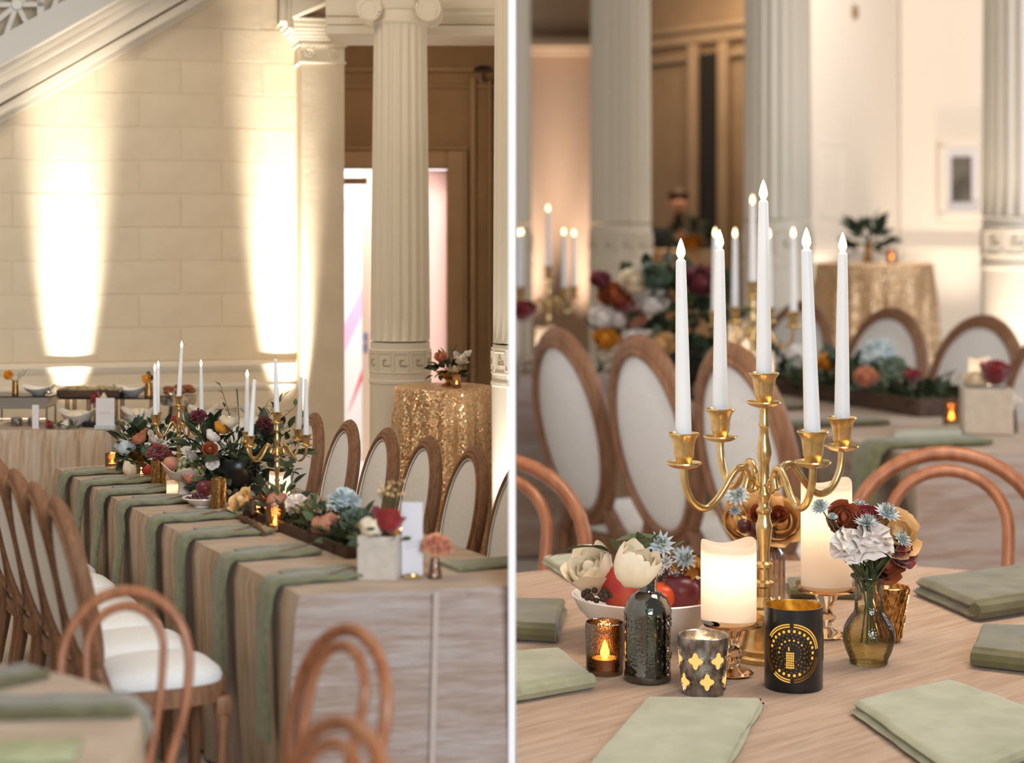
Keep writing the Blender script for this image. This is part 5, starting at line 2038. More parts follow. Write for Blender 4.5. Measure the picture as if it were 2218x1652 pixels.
tl = thing(B, 'bowl_greens', 'green leaves fanned behind the roses of the white bowl', 'foliage', BW(1400, 1240, .0))
for px, py, dx, dz, kind, k_ in ((1330, 1172, .9, .35, 'long', .8), (1290, 1185, -.7, .1, 'long', .9), (1400, 1205, -.25, 1, 'green', .75), (1412, 1195, .1, 1, 'green', .6), (1440, 1268, 1, -.45, 'green', 1.0), (1452, 1272, 1, -.3, 'long', .6), (1428, 1285, .7, -.2, 'green', .7), (1345, 1200, -.4, .8, 'green', .6), (1318, 1195, -.9, .5, 'dark', .55), (1450, 1200, .5, .8, 'green', .5), (1435, 1250, .3, .6, 'green', .6), (1420, 1255, -.3, .9, 'green', .55)):
    q_ = BW(px, py, -.03) - BW(1400, 1240, .0)
    put_leaf(tl, kind, q_, (dx, -.25, dz), k_, .4)
for a, b in (((1440, 1290), (1432, 1190)), ((1450, 1290), (1480, 1215)), ((1448, 1290), (1445, 1225)), ((1450, 1292), (1465, 1256))):
    part('stem', MB().tube([BW(a[0], a[1], -.03) - BW(1400, 1240), BW(b[0], b[1], -.033) - BW(1400, 1240)], .0012, 5), STEM, tl)

# napkins around the round table
G8 = 'napkins around the round table'
for quad, m_, th, lab, fold in (
        (((1060, 1328), (1226, 1330), (1205, 1393), (1060, 1385)), SAGE_D, .026, 'dark olive napkin folded at the far left of the round table', 0),
        (((1050, 1446), (1212, 1434), (1282, 1492), (1050, 1534)), SAGE_B, .022, 'sage napkin cut by the partition, nearer of the two at left', 0),
        (((1176, 1222), (1262, 1214), (1275, 1256), (1238, 1262)), SAGE_B, .016, 'sage napkin tucked behind the white bowl', 0),
        (((1402, 1526), (1652, 1530), (1558, 1700), (1262, 1690)), SAGE_B, .013, 'pale sage napkin at the bottom before the silver votive', 0),
        (((1846, 1548), (2052, 1500), (2330, 1600), (2070, 1710)), SAGE_B, .020, 'pale sage napkin in the lower right corner', 0),
        (((1984, 1290), (2262, 1250), (2290, 1318), (2112, 1346)), SAGE_D, .030, 'olive rolled napkin at the right beyond the gold votive', 0),
        (((2126, 1388), (2290, 1392), (2290, 1466), (2106, 1444)), SAGE_D, .026, 'olive napkin at the right edge, nearer than the rolled one', 0),
        (((1704, 1272), (1870, 1270), (1866, 1298), (1712, 1296)), SAGE_D, .018, 'dark napkin loop behind the taller pillar candle', 0)):
    o = folded_napkin(B, lab, [T(*v) for v in quad], m_, th, G8, seed=int(quad[0][0]))
    if quad[0][0] < 1110:
        clip(o, BX0 * SB, False)

# ================================================================== LEFT ROOM: the long table's setting
TA = lambda px, py: A.T(px, py, TH_A)
# cast stone box with roses
p = TA(826, 1249)
t = thing(A, 'stone_planter', 'pale square cast stone planter with a red rose at the table front', 'planter', p, -.20)
mb_ = MB()
for c_, s_ in (((0, -.055, .067), (.122, .012, .134)), ((0, .055, .067), (.122, .012, .134)), ((-.055, 0, .067), (.012, .098, .134)), ((.055, 0, .067), (.012, .098, .134)), ((0, 0, .006), (.1, .1, .012))):
    mb_.box(c_, s_, bev=.002)
part('box', mb_, STONE, t, False)
part('soil', MB().box((0, 0, .115), (.098, .098, .004)), BOARD, t, False)
ps = p
for px, py, R_, m_, sd, ti, lab in ((840, 1123, .046, PET_RED, 41, (.5, .25), 'large red rose in the stone planter of the left room'), (806, 1142, .036, PET_CREAM, 42, (.4, -.5), 'cream rose left of the red one in the stone planter'), (858, 1160, .020, PET_YEL, 43, (.8, .5), 'small yellow bloom under the red rose')):
    q_ = A.P(px, py, ps.y - .005)
    flower(A, lab, q_, R_, m_, ti, sd, stem=Vector((ps.x, ps.y, TH_A + .118)) - q_, group='roses in the stone planter', open_=.9)
greens(A, 'planter_greens', 'dark leaves around the roses of the left stone planter', 'foliage', (ps.x, ps.y, TH_A + .119), ['green', 'dark', 'euca'], 26, (.075, .06, .06), 3, .8)
q_ = A.P(848, 1062, ps.y + .08)
t = thing(A, 'yarrow_sprig', 'airy cream and yellow sprig standing above the red rose', 'flower', q_)
rd = random.Random(8)
mb_, ms = MB(), MB()
for i in range(34):
    v = Vector((rd.uniform(-.042, .042), rd.uniform(-.03, .03), rd.uniform(-.02, .028)))
    mb_.ell(v, rd.uniform(.003, .006), 6, 4)
    ms.tube([v, (v.x * .4, v.y * .4, -.05)], .0007, 4)
ms.tube([(0, 0, -.05), (-.01, -.07, TH_A + .125 - q_.z)], .0016, 5)
part('florets', mb_, PET_BUTTER, t, stuff=True)
part('stem', ms, STEM, t, stuff=True)
p = TA(880, 1222)
pillar(A, 'lit pillar candle glowing behind the white table card', p, .034, .165, .20, 'lit pillar candles of the long table')
p = TA(893, 1251)
t = thing(A, 'table_card', 'tall white table card standing beside the stone planter', 'card', p, -.12)
part('card', MB().box((0, 0, .122), (.066, .003, .226)), CARD, t, False)
part('holder', MB().lathe([(0, 0), (.03, 0), (.031, .004), (.022, .008), (.02, .014), (0, .014)], 20), GOLD, t)
mb_ = MB()
rd = random.Random(2)
for row, z in enumerate((.105, .092)):
    pts = []
    for i in range(40):
        u = i / 39
        pts.append((-.024 + .048 * u, -.0020, z + .010 * u + .006 * sin(26 * u + row)))
    mb_.tube(pts, .0007, 4)
part('script', mb_, CARD_T, t)
p = TA(942, 1252)
votive(A, 'small amber bud vase under the peach carnation', p, .013, .022, .062, AMBER, name='bud_vase', cat='vase', ribs=10)
q_ = A.P(946, 1184, p.y)
flower(A, 'full peach carnation in the small amber bud vase', q_, .052, PET_PEACH, (.15, .1), 45, stem=Vector((p.x, p.y, TH_A + .008)) - q_, tall=.78, open_=1.3, name='carnation')

# board of moss and flowers down the middle
ta, tb = Vector((-.46, 5.98, 0)), Vector((-.93, 6.86, 0))
tc_ = (ta + tb) / 2
td = (tb - ta).normalized()
tn = Vector((td.y, -td.x, 0))
tL = (tb - ta).length
t = thing(A, 'garland_tray', 'long dark wooden tray planted with moss and flowers', 'tray', (tc_.x, tc_.y, TH_A + .001), atan2(td.y, td.x))
part('base', MB().box((0, 0, .006), (tL, .19, .012)), BOARD, t, False)
for s in (-1, 1):
    part('side_rail', MB().box((0, s * .096, .02), (tL, .010, .04), bev=.002), BOARD, t, False)
    part('end_rail', MB().box((s * tL / 2, 0, .02), (.012, .2, .04), bev=.002), BOARD, t, False)


def on_tray(u, v, z=.0):
    q = ta.lerp(tb, u) + tn * v
    return Vector((q.x, q.y, TH_A + .018 + z))


q0 = on_tray(.5, 0)
ML = []
for i, u in enumerate((.06, .2, .34, .62, .76, .92)):
    ML.append((on_tray(u, -.01 + .02 * (i % 2)) - q0, [['moss', 'green', 'dark'], ['green', 'dark', 'euca'], ['euca', 'green', 'moss'], ['moss', 'green', 'euca']][i % 4], 40, (.10, .085, .07 + .035 * (i % 3))))
tg = greens(A, 'garland_greens', 'mixed green garland leaves and moss filling the long wooden tray', 'foliage', q0, ['euca', 'green', 'moss'], 40, (.10, .085, .11), 60, .85, stems=3, lo=0, more=ML)
tm = link('moss_bed', None, tg, (0, 0, 0), (0, 0, atan2(td.y, td.x)))
moss(tm, tL * .47, .085, .03, 5)
for px, py, d, R_, m_, ti, sd, nm, tall, lab in ((745, 1088, 6.25, .058, PET_BLUE, (.3, .1), 51, 'hydrangea', .85, 'large pale blue-white bloom in the garland tray'), (642, 1092, 6.62, .046, PET_WHITE, (.4, -.3), 52, 'chrysanthemum', .8, 'white chrysanthemum at the far end of the garland tray'),
                                                (704, 1136, 6.18, .034, PET_PEACH, (.9, -.2), 53, 'rose', 1.0, 'peach rose low on the side of the garland tray'), (662, 1100, 6.5, .022, PET_BUTTER, (.6, 0), 54, 'chrysanthemum', .9, 'small yellow bloom between the white and blue ones'),
                                                (770, 1128, 6.15, .05, LEAF_E, (.6, .2), 55, 'ornamental_cabbage', .8, 'grey-green cabbage rosette below the blue-white bloom')):
    q_ = A.P(px, py, d)
    flower(A, lab, q_, R_, m_, ti, sd, stem=Vector((0, 0, TH_A + .03 - q_.z)), tall=tall, open_=1.2, name=nm)

# amber votive, fruit and glass beside the candelabra
p = TA(596, 1150)
votive(A, 'amber glass votive glowing at the far end of the garland tray', p, .036, .033, .098, AMBER, ribs=12)
tealight(A, 'tealight glowing inside the amber votive by the garland tray', (p.x, p.y, TH_A + .0062), .02, .018, .25, .03)
p = TA(601, 1131)
fruit(A, 'pomegranate', 'pink pomegranate behind the glowing amber votive', (p.x, p.y, TH_A + .0385), .042, PEACH_P, crown=True)
solo(A, 'saucer', MB().lathe([(0, 0), (.03, 0), (.034, .036), (.02, .038), (0, .038)], 20), BOARD, 'small dark stand lifting the pink pomegranate', 'stand', (p.x, p.y, TH_A + .001))
p = TA(558, 1131)
votive(A, 'clear ribbed glass votive left of the amber one', p, .033, .028, .085, FLUTEG, ribs=14)
tealight(A, 'tealight inside the clear ribbed votive', (p.x, p.y, TH_A + .0062), .018, .016, .10, .024)
p = TA(578, 1102)
votive(A, 'dark amber votive before the near pillar candle', p, .030, .028, .075, AMBER_D)
tealight(A, 'tealight inside the dark amber votive', (p.x, p.y, TH_A + .0062), .018, .016, .06, .022)
q_ = A.P(522, 1082, 6.85)
flower(A, 'butter yellow rose leaning on the gold cylinder vase', q_, .042, PET_BUTTER, (.7, -.3), 56, stem=Vector((.02, .02, TH_A - q_.z + .002)), open_=1.0)
q_ = A.P(536, 1112, 6.8)
greens(A, 'garland_greens', 'low tuft of leaves under the butter yellow rose', 'foliage', (q_.x, q_.y, TH_A + .002), ['moss', 'euca'], 30, (.07, .05, .045), 71, .7, lo=0)
mb_ = MB()
ba, bb_ = TA(522, 1128), TA(572, 1162)
mb_.tube([Vector((0, 0, .012)), (bb_ - ba) * .5 + Vector((0, 0, .022)), (bb_ - ba) + Vector((0, 0, .01))], [.011, .013, .009], 8)
mb_.tube([(bb_ - ba) * .4 + Vector((0, 0, .018)), (bb_ - ba) * .5 + Vector((-.03, .03, .04))], .005, 6)
solo(A, 'branch', mb_, TWIG, 'short brown branch lying before the amber votive', 'branch', (ba.x, ba.y, TH_A))

# near candelabra
pn_ = TA(600, 1112)
EN = [(-.124, .05, .264), (-.091, -.085, .262), (.070, .10, .268), (.118, -.045, .262)]
candelabra(A, 'nearer brass candelabra on the long table', pn_, EN, .344)
for nm, (x, y, z), h, lit, le in (('back left arm', EN[0], .238, True, (.002, 0)), ('front left arm, unlit', EN[1], .240, False, (.016, 0)), ('back right arm', EN[2], .232, True, (.012, 0)), ('front right arm', EN[3], .242, True, (-.002, 0)), ('tall centre cup, unlit', (0, 0, .344), .232, False, (-.006, 0))):
    taper(A, 'taper candle of the nearer candelabra, %s' % nm, (pn_.x + x, pn_.y + y, TH_A + z + .0165), h, le, group='tapers of the nearer candelabra', lit=lit)
p = TA(606, 1092)
pillar(A, 'lit pillar candle just behind the nearer candelabra', p, .0415, .128, .26, 'lit pillar candles of the long table')

# black footed bowl with the big arrangement
pk = TA(512, 1078)
t = thing(A, 'black_bowl', 'round black bowl under the big leafy arrangement', 'bowl', pk)
part('bowl', MB().lathe([(0, 0), (.04, 0), (.042, .006), (.02, .014), (.018, .03), (.05, .045), (.083, .075), (.098, .115), (.096, .15), (.088, .165), (.082, .163), (.09, .12), (.07, .08), (0, .06)], 36), BLACKB, t)
q0 = A.P(500, 1007, pk.y)
greens(A, 'arrangement_greens', 'dense dark leaves of the big arrangement over the black bowl', 'foliage', q0, ['green', 'dark', 'dark', 'moss'], 130, (.15, .11, .16), 81, 1.22, stems=6, lo=-.75,
       more=[(A.P(447, 980, pk.y + .05) - q0, ['euca', 'green', 'dark'], 80, (.09, .08, .14)), (A.P(588, 980, pk.y + .05) - q0, ['green', 'dark', 'euca'], 80, (.12, .09, .13))])
ba_ = Vector((pk.x, pk.y, TH_A + .14))
for px, py, dd, R_, m_, ti, sd, nm, lab in ((572, 925, .03, .042, PET_MAG, (.5, .5), 61, 'protea', 'dusky pink protea at the right of the big arrangement'), (432, 905, .02, .036, PET_MAG, (.3, -.6), 62, 'protea', 'plum protea at the upper left of the big arrangement'), (480, 925, -.06, .026, PET_YEL, (.8, -.1), 63, 'orchid', 'orange bloom in the middle of the big arrangement'),
                                           (494, 912, -.05, .030, PET_CREAM, (.7, .2), 64, 'orchid', 'cream bloom beside the orange one in the big arrangement'), (462, 942, -.08, .026, PET_WHITE, (.8, -.2), 65, 'orchid', 'white bloom low left in the big arrangement'), (455, 972, -.09, .024, PET_RUST, (1.0, -.1), 66, 'orchid', 'rust bloom over the gold cylinder vase'),
                                           (460, 1004, -.10, .028, PET_WHITE, (.9, -.2), 67, 'chrysanthemum', 'white cluster bloom above the gold cylinder vase'), (620, 968, .05, .034, PET_CREAM, (.6, .6), 68, 'rose', 'cream rose behind the candelabra stem in the big arrangement'), (534, 880, .1, .026, PET_WHITE, (.4, 0), 69, 'orchid', 'small white bloom at the top of the big arrangement')):
    q_ = A.P(px, py, pk.y + dd)
    flower(A, lab, q_, R_, m_, ti, sd, stem=ba_ - q_, name=nm, open_=1.0, tall=1.15 if nm == 'protea' else .9)
t = thing(A, 'tall_sprigs', 'thin dark sprigs rising above the big arrangement', 'foliage', ba_)
rd = random.Random(12)
for px, py in ((513, 842), (580, 870), (640, 880), (655, 905), (615, 858), (598, 872), (478, 836), (300, 910)):
    if px < 320:
        continue
    q_ = A.P(px, py, pk.y + .03) - ba_
    part('stem', MB().tube([(0, 0, 0), q_ * .5 + Vector((.01, 0, .02)), q_], [.002, .0018, .0035 if px == 513 else .0012], 5), STEM, t)
    for i in range(7):
        u = .45 + .55 * i / 6
        put_leaf(t, 'moss' if px == 513 else 'green', q_ * u, (rd.uniform(-1, 1), rd.uniform(-.4, .4), rd.uniform(.2, 1)), rd.uniform(.35, .7))
# gold cylinder vases
p = TA(473, 1107)
mb_ = MB()
t = votive(A, 'tall twisted gold glass vase before the big arrangement', p, .028, .027, .128, GOLDG, name='gold_vase', cat='vase')
for k in range(10):
    mb_.tube([on_cup(2 * pi * k / 10 + 1.1 * i / 10, .004 + .122 * i / 10, .028, .027, .128, .0004) for i in range(11)], .0016, 5)
part('twisted_rib', mb_, GOLDG, t, stuff=True)
pg = TA(343, 1054)
t = votive(A, 'pressed gold glass vase under the red cockscomb', pg, .030, .029, .115, GOLDG, name='gold_vase', cat='vase')
mb_ = MB()
for k in range(9):
    for s in (-1, 1):
        mb_.tube([on_cup(2 * pi * k / 9 + s * 1.0 * i / 10, .006 + .105 * i / 10, .030, .029, .115, .0004) for i in range(11)], .0014, 5)
part('pressed_pattern', mb_, GOLDG, t, stuff=True)
q_ = A.P(344, 982, pg.y)
flower(A, 'wide crimson cockscomb bloom in the pressed gold vase', q_, .052, PET_RED, (.2, 0), 71, stem=Vector((pg.x, pg.y, TH_A + .02)) - q_, name='cockscomb', tall=.75, open_=1.5)

# dish with plum and grapes
p = TA(440, 1097)
solo(A, 'dish', MB().lathe([(0, 0), (.035, 0), (.037, .006), (.06, .02), (.083, .036), (.082, .040), (.06, .027), (.03, .013), (0, .012)], 36), CERAM, 'white dish holding a plum and red grapes', 'dish', p)
fruit(A, 'plum', 'big red plum on the white dish', (p.x + .004, p.y + .022, TH_A + .036), .036, PLUM)
grapes(A, 'dark red grapes at the front of the white dish', (p.x - .016, p.y - .032, TH_A + .019), 16, (.045, .024, .024), .0095, GRAPE_R, 4)
# ceramic compote with peach and green grapes
p = TA(398, 1077)
t = thing(A, 'compote', 'wavy rimmed ceramic compote heaped with fruit', 'bowl', p)
part('stem', MB().lathe([(0, 0), (.036, 0), (.036, .006), (.024, .02), (.021, .05), (.028, .07), (0, .07)], 28), CERAM_W, t)
mb_ = MB().lathe([(0, .068), (.03, .068), (.055, .085), (.085, .118), (.083, .120), (.05, .092), (0, .08)], 44)
mb_.v = [(x * (1 + .10 * sin(4 * atan2(y, x))), y * (1 + .10 * sin(4 * atan2(y, x))), z + (.014 * sin(4 * atan2(y, x)) + .016 * (-x / .085)) * max(0, (z - .085) / .035)) for x, y, z in mb_.v]
part('bowl', mb_, CERAM_W, t)
fruit(A, 'peach', 'blushing peach at the left rim of the compote', (p.x - .048, p.y - .018, TH_A + .108), .034, PEACH_P)
grapes(A, 'green grapes spilling over the compote', (p.x + .018, p.y - .01, TH_A + .098), 34, (.072, .05, .055), .0115, GRAPE_G, 6)
q_ = A.P(412, 1031, p.y - .06)
flower(A, 'pale peach rose at the right rim of the compote', q_, .030, PET_PEACH, (.9, .3), 72, stem=Vector((0, .05, -.02)), open_=.8)
for px, py, sd, lab in ((418, 982, 73, 'white bloom high behind the green grapes'), (402, 996, 74, 'white bloom left behind the green grapes')):
    q_ = A.P(px, py, p.y + .06)
    flower(A, lab, q_, .030, PET_WHITE, (.5, 0), sd, stem=Vector((0, 0, TH_A + .1 - q_.z)), open_=.9)
p = TA(374, 1074)
pillar(A, 'short lit candle before the compote foot', p, .025, .064, .10, 'lit pillar candles of the long table', wavy=.001)
# far candelabra
pf = TA(387, 1046)
EF = [(-.098, .03, .256), (-.088, -.06, .256), (.090, .05, .258), (.06, -.08, .256)]
candelabra(A, 'farther brass candelabra near the end of the long table', pf, EF, .330)
for nm, (x, y, z), h, le in (('back left arm', EF[0], .224, (.004, 0)), ('front left arm', EF[1], .218, (-.003, 0)), ('right arm', EF[2], .226, (-.002, 0)), ('tall centre cup, leaning right', (0, 0, .33), .238, (.013, 0))):
    taper(A, 'taper candle of the farther candelabra, %s' % nm, (pf.x + x, pf.y + y, TH_A + z + .0165), h, le, group='tapers of the farther candelabra')
# far arrangement in a brass bowl
pq = TA(303, 1022)
t = thing(A, 'brass_bowl', 'brass footed bowl under the far flower arrangement', 'bowl', pq)
part('bowl', MB().lathe([(0, 0), (.035, 0), (.036, .005), (.012, .02), (.02, .05), (.06, .07), (.078, .10), (.074, .102), (.05, .08), (0, .07)], 32), GOLDM, t)
bq = Vector((pq.x, pq.y, TH_A + .095))
q0 = A.P(292, 968, pq.y)
greens(A, 'arrangement_greens', 'dark leaves of the far arrangement over the brass bowl', 'foliage', q0, ['dark', 'green', 'green'], 100, (.085, .08, .10), 91, 1.0, stems=5, lo=-.7,
       more=[(A.P(348, 960, pq.y) - q0, ['green', 'dark', 'euca'], 80, (.09, .08, .09)), (A.P(300, 935, pq.y) - q0, ['euca', 'olive'], 50, (.06, .05, .09))])
for px, py, m_, R_, sd, lab in ((270, 970, PET_BLUE, .034, 94, 'pale bloom at the left of the far arrangement'), (300, 945, PET_PEACH, .036, 95, 'blush bloom in the middle of the far arrangement'), (322, 975, LEAF_E, .036, 96, 'grey-green rosette beside the red cockscomb'), (338, 948, PET_WHITE, .034, 97, 'white bloom behind the far candelabra arm'), (420, 935, PET_WHITE, .03, 98, 'white bloom right of the far candelabra')):
    q_ = A.P(px, py, pq.y - .06)
    flower(A, lab, q_, R_, m_, (.7, 0), sd, stem=bq - q_, name='bloom', open_=1.1)
p = TA(243, 1013)
votive(A, 'amber votive glowing alone at the far end of the long table', p, .033, .032, .068, AMBER, ribs=0)
tealight(A, 'tealight inside the far amber votive', (p.x, p.y, TH_A + .0062), .02, .014, .18, .024)
p = TA(284, 1032)
flower(A, 'pale peach rose lying at the far end of the tray', (p.x, p.y, TH_A + .036), .036, PET_CREAM, (.7, -.3), 99, stem=Vector((.03, .02, -.03)), open_=.8)
p = TA(323, 1036)
fruit(A, 'pomegranate', 'small red pomegranate beside the pressed gold vase', (p.x, p.y, TH_A + .001), .026, PEACH, crown=True, squash=1.2)
p = TA(306, 1034)
votive(A, 'small clear votive between the peach rose and the pomegranate', p, .024, .021, .06, FLUTEG)
tealight(A, 'tealight inside the small clear votive', (p.x, p.y, TH_A + .0062), .014, .010, .05, .018)

# flowers on the sequin table
p = A.P(976, 0, 9.0)
pz = HSEQ + .004
t = thing(A, 'brass_compote', 'old brass goblet bowl of greenery on the sequin table', 'bowl', (p.x - .012, p.y, pz))
part('bowl', MB().lathe([(0, 0), (.036, 0), (.036, .004), (.012, .014), (.014, .03), (.045, .045), (.062, .07), (.06, .072), (.035, .055), (0, .05)], 28), GOLDM, t)
greens(A, 'arrangement_greens', 'dark greenery spreading from the brass goblet bowl', 'foliage', (p.x - .012, p.y, pz + .075), ['dark', 'green', 'dark'], 46, (.10, .07, .075), 101, 1.0, lo=-.4)
for px, py, m_, R_, sd, lab in ((998, 775, PET_WHITE, .034, 102, 'white bloom at the right of the goblet bowl'), (955, 772, PET_PEACH, .026, 103, 'blush bloom at the left of the goblet bowl'), (985, 796, PET_CREAM, .026, 104, 'cream bloom low in the goblet bowl'), (1012, 765, PET_WHITE, .018, 105, 'smallest white bloom on the tallest sprig')):
    q_ = A.P(px, py, p.y - .05)
    flower(A, lab, q_, R_, m_, (.6, .2), sd, stem=Vector((p.x - .012, p.y, pz + .06)) - q_, name='bloom')
p = A.P(989, 0, 8.86)
votive(A, 'small dark amber votive beside the goblet bowl', (p.x, p.y, pz), .022, .022, .066, AMBER_D)
tealight(A, 'tealight in the dark amber votive on the sequin table', (p.x, p.y, pz + .0062), .015, .012, .05, .02)

# ------------------------------------------------------------------ buffet
ZB = BT + .001
BU = lambda px, d=9.55: A.P(px, 0, d)


def leaf_bowl(label, px, z, r, h, d=9.60, heap=None, fill=None):
    q_ = BU(px, d)
    t = thing(A, 'serving_bowl', label, 'bowl', (q_.x, q_.y, z))
    mb_ = MB().lathe([(0, 0), (r * .35, 0), (r * .4, .004), (r * .75, h * .5), (r, h), (r * .97, h + .002), (r * .7, h * .55), (0, h * .25)], 36)
    mb_.v = [(x, y, z_ + h * .22 * cos(2 * atan2(y, x)) * (z_ / h) ** 2) for x, y, z_ in mb_.v]
    part('body', mb_, CERAM, t)
    if fill:
        part('food', MB().ell((0, 0, h * .72), (r * .74, r * .74, h * .42), 18, 8, fn=lambda v: 1 + .12 * noise.noise(v * 4)), fill, t)
    return t


def spoon(label, px0, py0, px1, py1, d=9.55):
    a, b = A.P(px0, py0, d), A.P(px1, py1, d)
    v = b - a
    mb_ = MB().tube([Vector((0, 0, 0)), v * .6, v], [.004, .004, .007], 6)
    mb_.ell(-v * .12, (.02, .014, .01), 10, 6)
    solo(A, 'serving_spoon', mb_, STEEL, label, 'spoon', a)


# steel chafing dish on its stand
q_ = BU(52, 9.65)
t = thing(A, 'chafing_dish', 'polished steel chafing dish at the left end of the buffet', 'chafing dish', (q_.x, q_.y, ZB))
mb_ = MB()
prof = []
for i in range(9):
    a = -pi / 2 * (1 - i / 8)
    prof.append((cos(a) * .075, sin(a) * .065))
poly = [(-.16, 0), (-.155, -.045), (-.14, -.062), (.14, -.062), (.155, -.045), (.16, 0)]
mb_.prism(poly, (0, -.1, .146), (1, 0, 0), (0, 0, 1), (0, 1, 0), .2)
part('pan', mb_, STEEL, t)
part('lid', MB().box((0, 0, .149), (.34, .24, .006), bev=.002), BLACK, t, False)
for sx in (-1, 1):
    for sy in (-1, 1):
        part('leg', MB().tube([(sx * .145, sy * .09, .0), (sx * .145, sy * .09, .09)], .006, 6), STEEL, t)
part('burner_rail', MB().tube([(-.145, -.09, .03), (.145, -.09, .03)], .004, 6), STEEL, t)
for px, lab in ((36, 'fuel cup under the chafing dish, at left'), (73, 'fuel cup under the chafing dish, at right')):
    q2 = BU(px, 9.50)
    solo(A, 'fuel_cup', MB().lathe([(0, 0), (.028, 0), (.03, .004), (.03, .042), (.026, .044), (0, .04)], 20), SILVER, lab, 'cup', (q2.x, q2.y, ZB), group='fuel cups on the buffet')
q2 = BU(77, 9.35)
solo(A, 'menu_card', MB().box((0, 0, .062), (.034, .004, .124)), CARD, 'narrow white card in front of the chafing dish', 'card', (q2.x, q2.y, ZB))
ZT = ZB + .153
q2 = BU(33, 9.60)
votive(A, 'gold bud vase with a yellow bloom on the chafing dish', (q2.x, q2.y, ZT), .016, .018, .075, GOLDG, name='bud_vase', cat='vase')
q3 = A.P(18, 812, 9.60)
flower(A, 'round yellow ranunculus on the chafing dish', q3, .028, PET_YEL, (.9, -.3), 111, stem=Vector((q2.x, q2.y, ZT + .06)) - q3, name='ranunculus', open_=.8)
t = thing(A, 'olive_sprig', 'thin leafy sprig beside the yellow ranunculus', 'foliage', (q2.x, q2.y, ZT + .06))
for px, py in ((58, 802), (44, 808), (30, 825)):
    v = A.P(px, py, 9.60) - Vector((q2.x, q2.y, ZT + .06))
    part('stem', MB().tube([(0, 0, 0), v * .5, v], .0014, 5), STEM, t)
    for i in range(4):
        put_leaf(t, 'olive', v * (.5 + .16 * i), (cos(i * 2.2), -.2, 1), .55)
leaf_bowl('pale leaf shaped bowl on top of the chafing dish', 84, ZT, .088, .045, 9.62)
spoon('steel spoon resting in the leaf shaped bowl', 106, 848, 110, 838, 9.55)
leaf_bowl('white bowl of pale salad standing on the buffet cloth', 168, ZB, .098, .075, 9.50, fill=FOOD)
# raised shelf with the long tray
xs = [BU(135, 9.75).x, BU(344, 9.75).x]
t = thing(A, 'riser_shelf', 'thin dark shelf raised on clear legs over the buffet', 'shelf', ((xs[0] + xs[1]) / 2, 9.77, ZB))
part('shelf', MB().box((0, 0, .128), (xs[1] - xs[0], .22, .006)), BLACK, t, False)
for u in (-.42, -.2, .08, .45):
    for sy in (-.08, .08):
        part('leg', MB().lathe([(0, 0), (.012, 0), (.012, .125), (0, .125)], 12, (u * (xs[1] - xs[0]), sy, 0)), FLUTEG, t)
ZS = ZB + .1325
q2 = BU(198, 9.75)
t = thing(A, 'serving_board', 'long dark wooden board of appetisers on the raised shelf', 'tray', (q2.x, q2.y, ZS))
part('board', MB().box((0, 0, .014), (.335, .17, .028), bev=.003), BOARD, t, False)
part('rim', MB().box((0, -.083, .026), (.335, .008, .03)), BOARD, t, False)
mb_ = MB()
rd = random.Random(31)
for i in range(40):
    mb_.ell((rd.uniform(-.15, .15), rd.uniform(-.07, .07), .036 + rd.uniform(0, .012)), (rd.uniform(.014, .03), .02, .010), 8, 5)
part('appetisers', mb_, mat_once('appetiser', (196, 170, 130), rough=.8, c2=(120, 120, 90), sc=(30, 30, 30)), t, stuff=True)
leaf_bowl('grey-white leaf bowl at the right of the raised shelf', 286, ZS, .085, .05, 9.77)
spoon('steel spoon sticking out of the grey-white leaf bowl', 256, 846, 246, 832, 9.70)
q2 = BU(322, 9.72)
votive(A, 'gold bud vase with an orange bloom on the raised shelf', (q2.x, q2.y, ZS), .020, .024, .078, GOLDG, name='bud_vase', cat='vase')
for px, py, m_, R_, sd, lab in ((318, 820, PET_YEL, .030, 112, 'orange ranunculus in the bud vase on the raised shelf'), (326, 818, BERRY, .018, 113, 'dark bloom beside the orange ranunculus'), (322, 808, LEAF, .012, 114, 'green bud above the orange ranunculus')):
    q3 = A.P(px, py, 9.70)
    flower(A, lab, q3, R_, m_, (.9, 0), sd, stem=Vector((q2.x, q2.y, ZS + .06)) - q3, name='ranunculus', open_=.8, joined=True)
q2 = BU(228, 9.32)
t = thing(A, 'menu_card', 'white buffet sign card in a clear slanted holder', 'card', (q2.x, q2.y, ZB), -.06)
part('card', MB().box((0, 0, .09), (.097, .004, .145)), CARD, t, False)
part('holder', MB().box((0, .0, .012), (.102, .04, .02)), PET_BLUE, t, False)
mb_ = MB()
mb_.tube([(-.03 + .06 * i / 30, -.0025, .085 + .004 * sin(i * 1.3)) for i in range(31)], .0008, 4)
part('script', mb_, CARD_T, t)
q2 = BU(218, 9.50)
solo(A, 'black_tray', MB().box((0, 0, .014), (.16, .16, .028), bev=.006).box((.07, 0, .03), (.012, .05, .05), bev=.003), BLACK, 'black tray behind the buffet sign card', 'tray', (q2.x, q2.y, ZB))
for px, py, m_, R_, sd, lab in ((205, 860, PET_RED, .030, 115, 'red bloom lying before the long serving board'), (222, 860, PET_CREAM, .022, 116, 'cream bloom beside the red one on the serving board')):
    q3 = A.P(px, py, 9.62)
    flower(A, lab, q3, R_, m_, (1.1, -.3), sd, name='bloom', stem=Vector((.02, .03, -.005)))
leaf_bowl('white bowl of dip at the right of the buffet sign', 299, ZB, .09, .08, 9.55, fill=FOOD)
q2 = BU(304, 9.80)
solo(A, 'carton', MB().box((0, 0, .05), (.10, .06, .03)).box((.01, 0, .078), (.06, .05, .026)), mat_once('blue_carton', (70, 130, 190), rough=.5, c2=(214, 222, 232), sc=(20, 20, 20)), 'small blue and white carton under the raised shelf', 'carton', (q2.x, q2.y, ZB - .033))
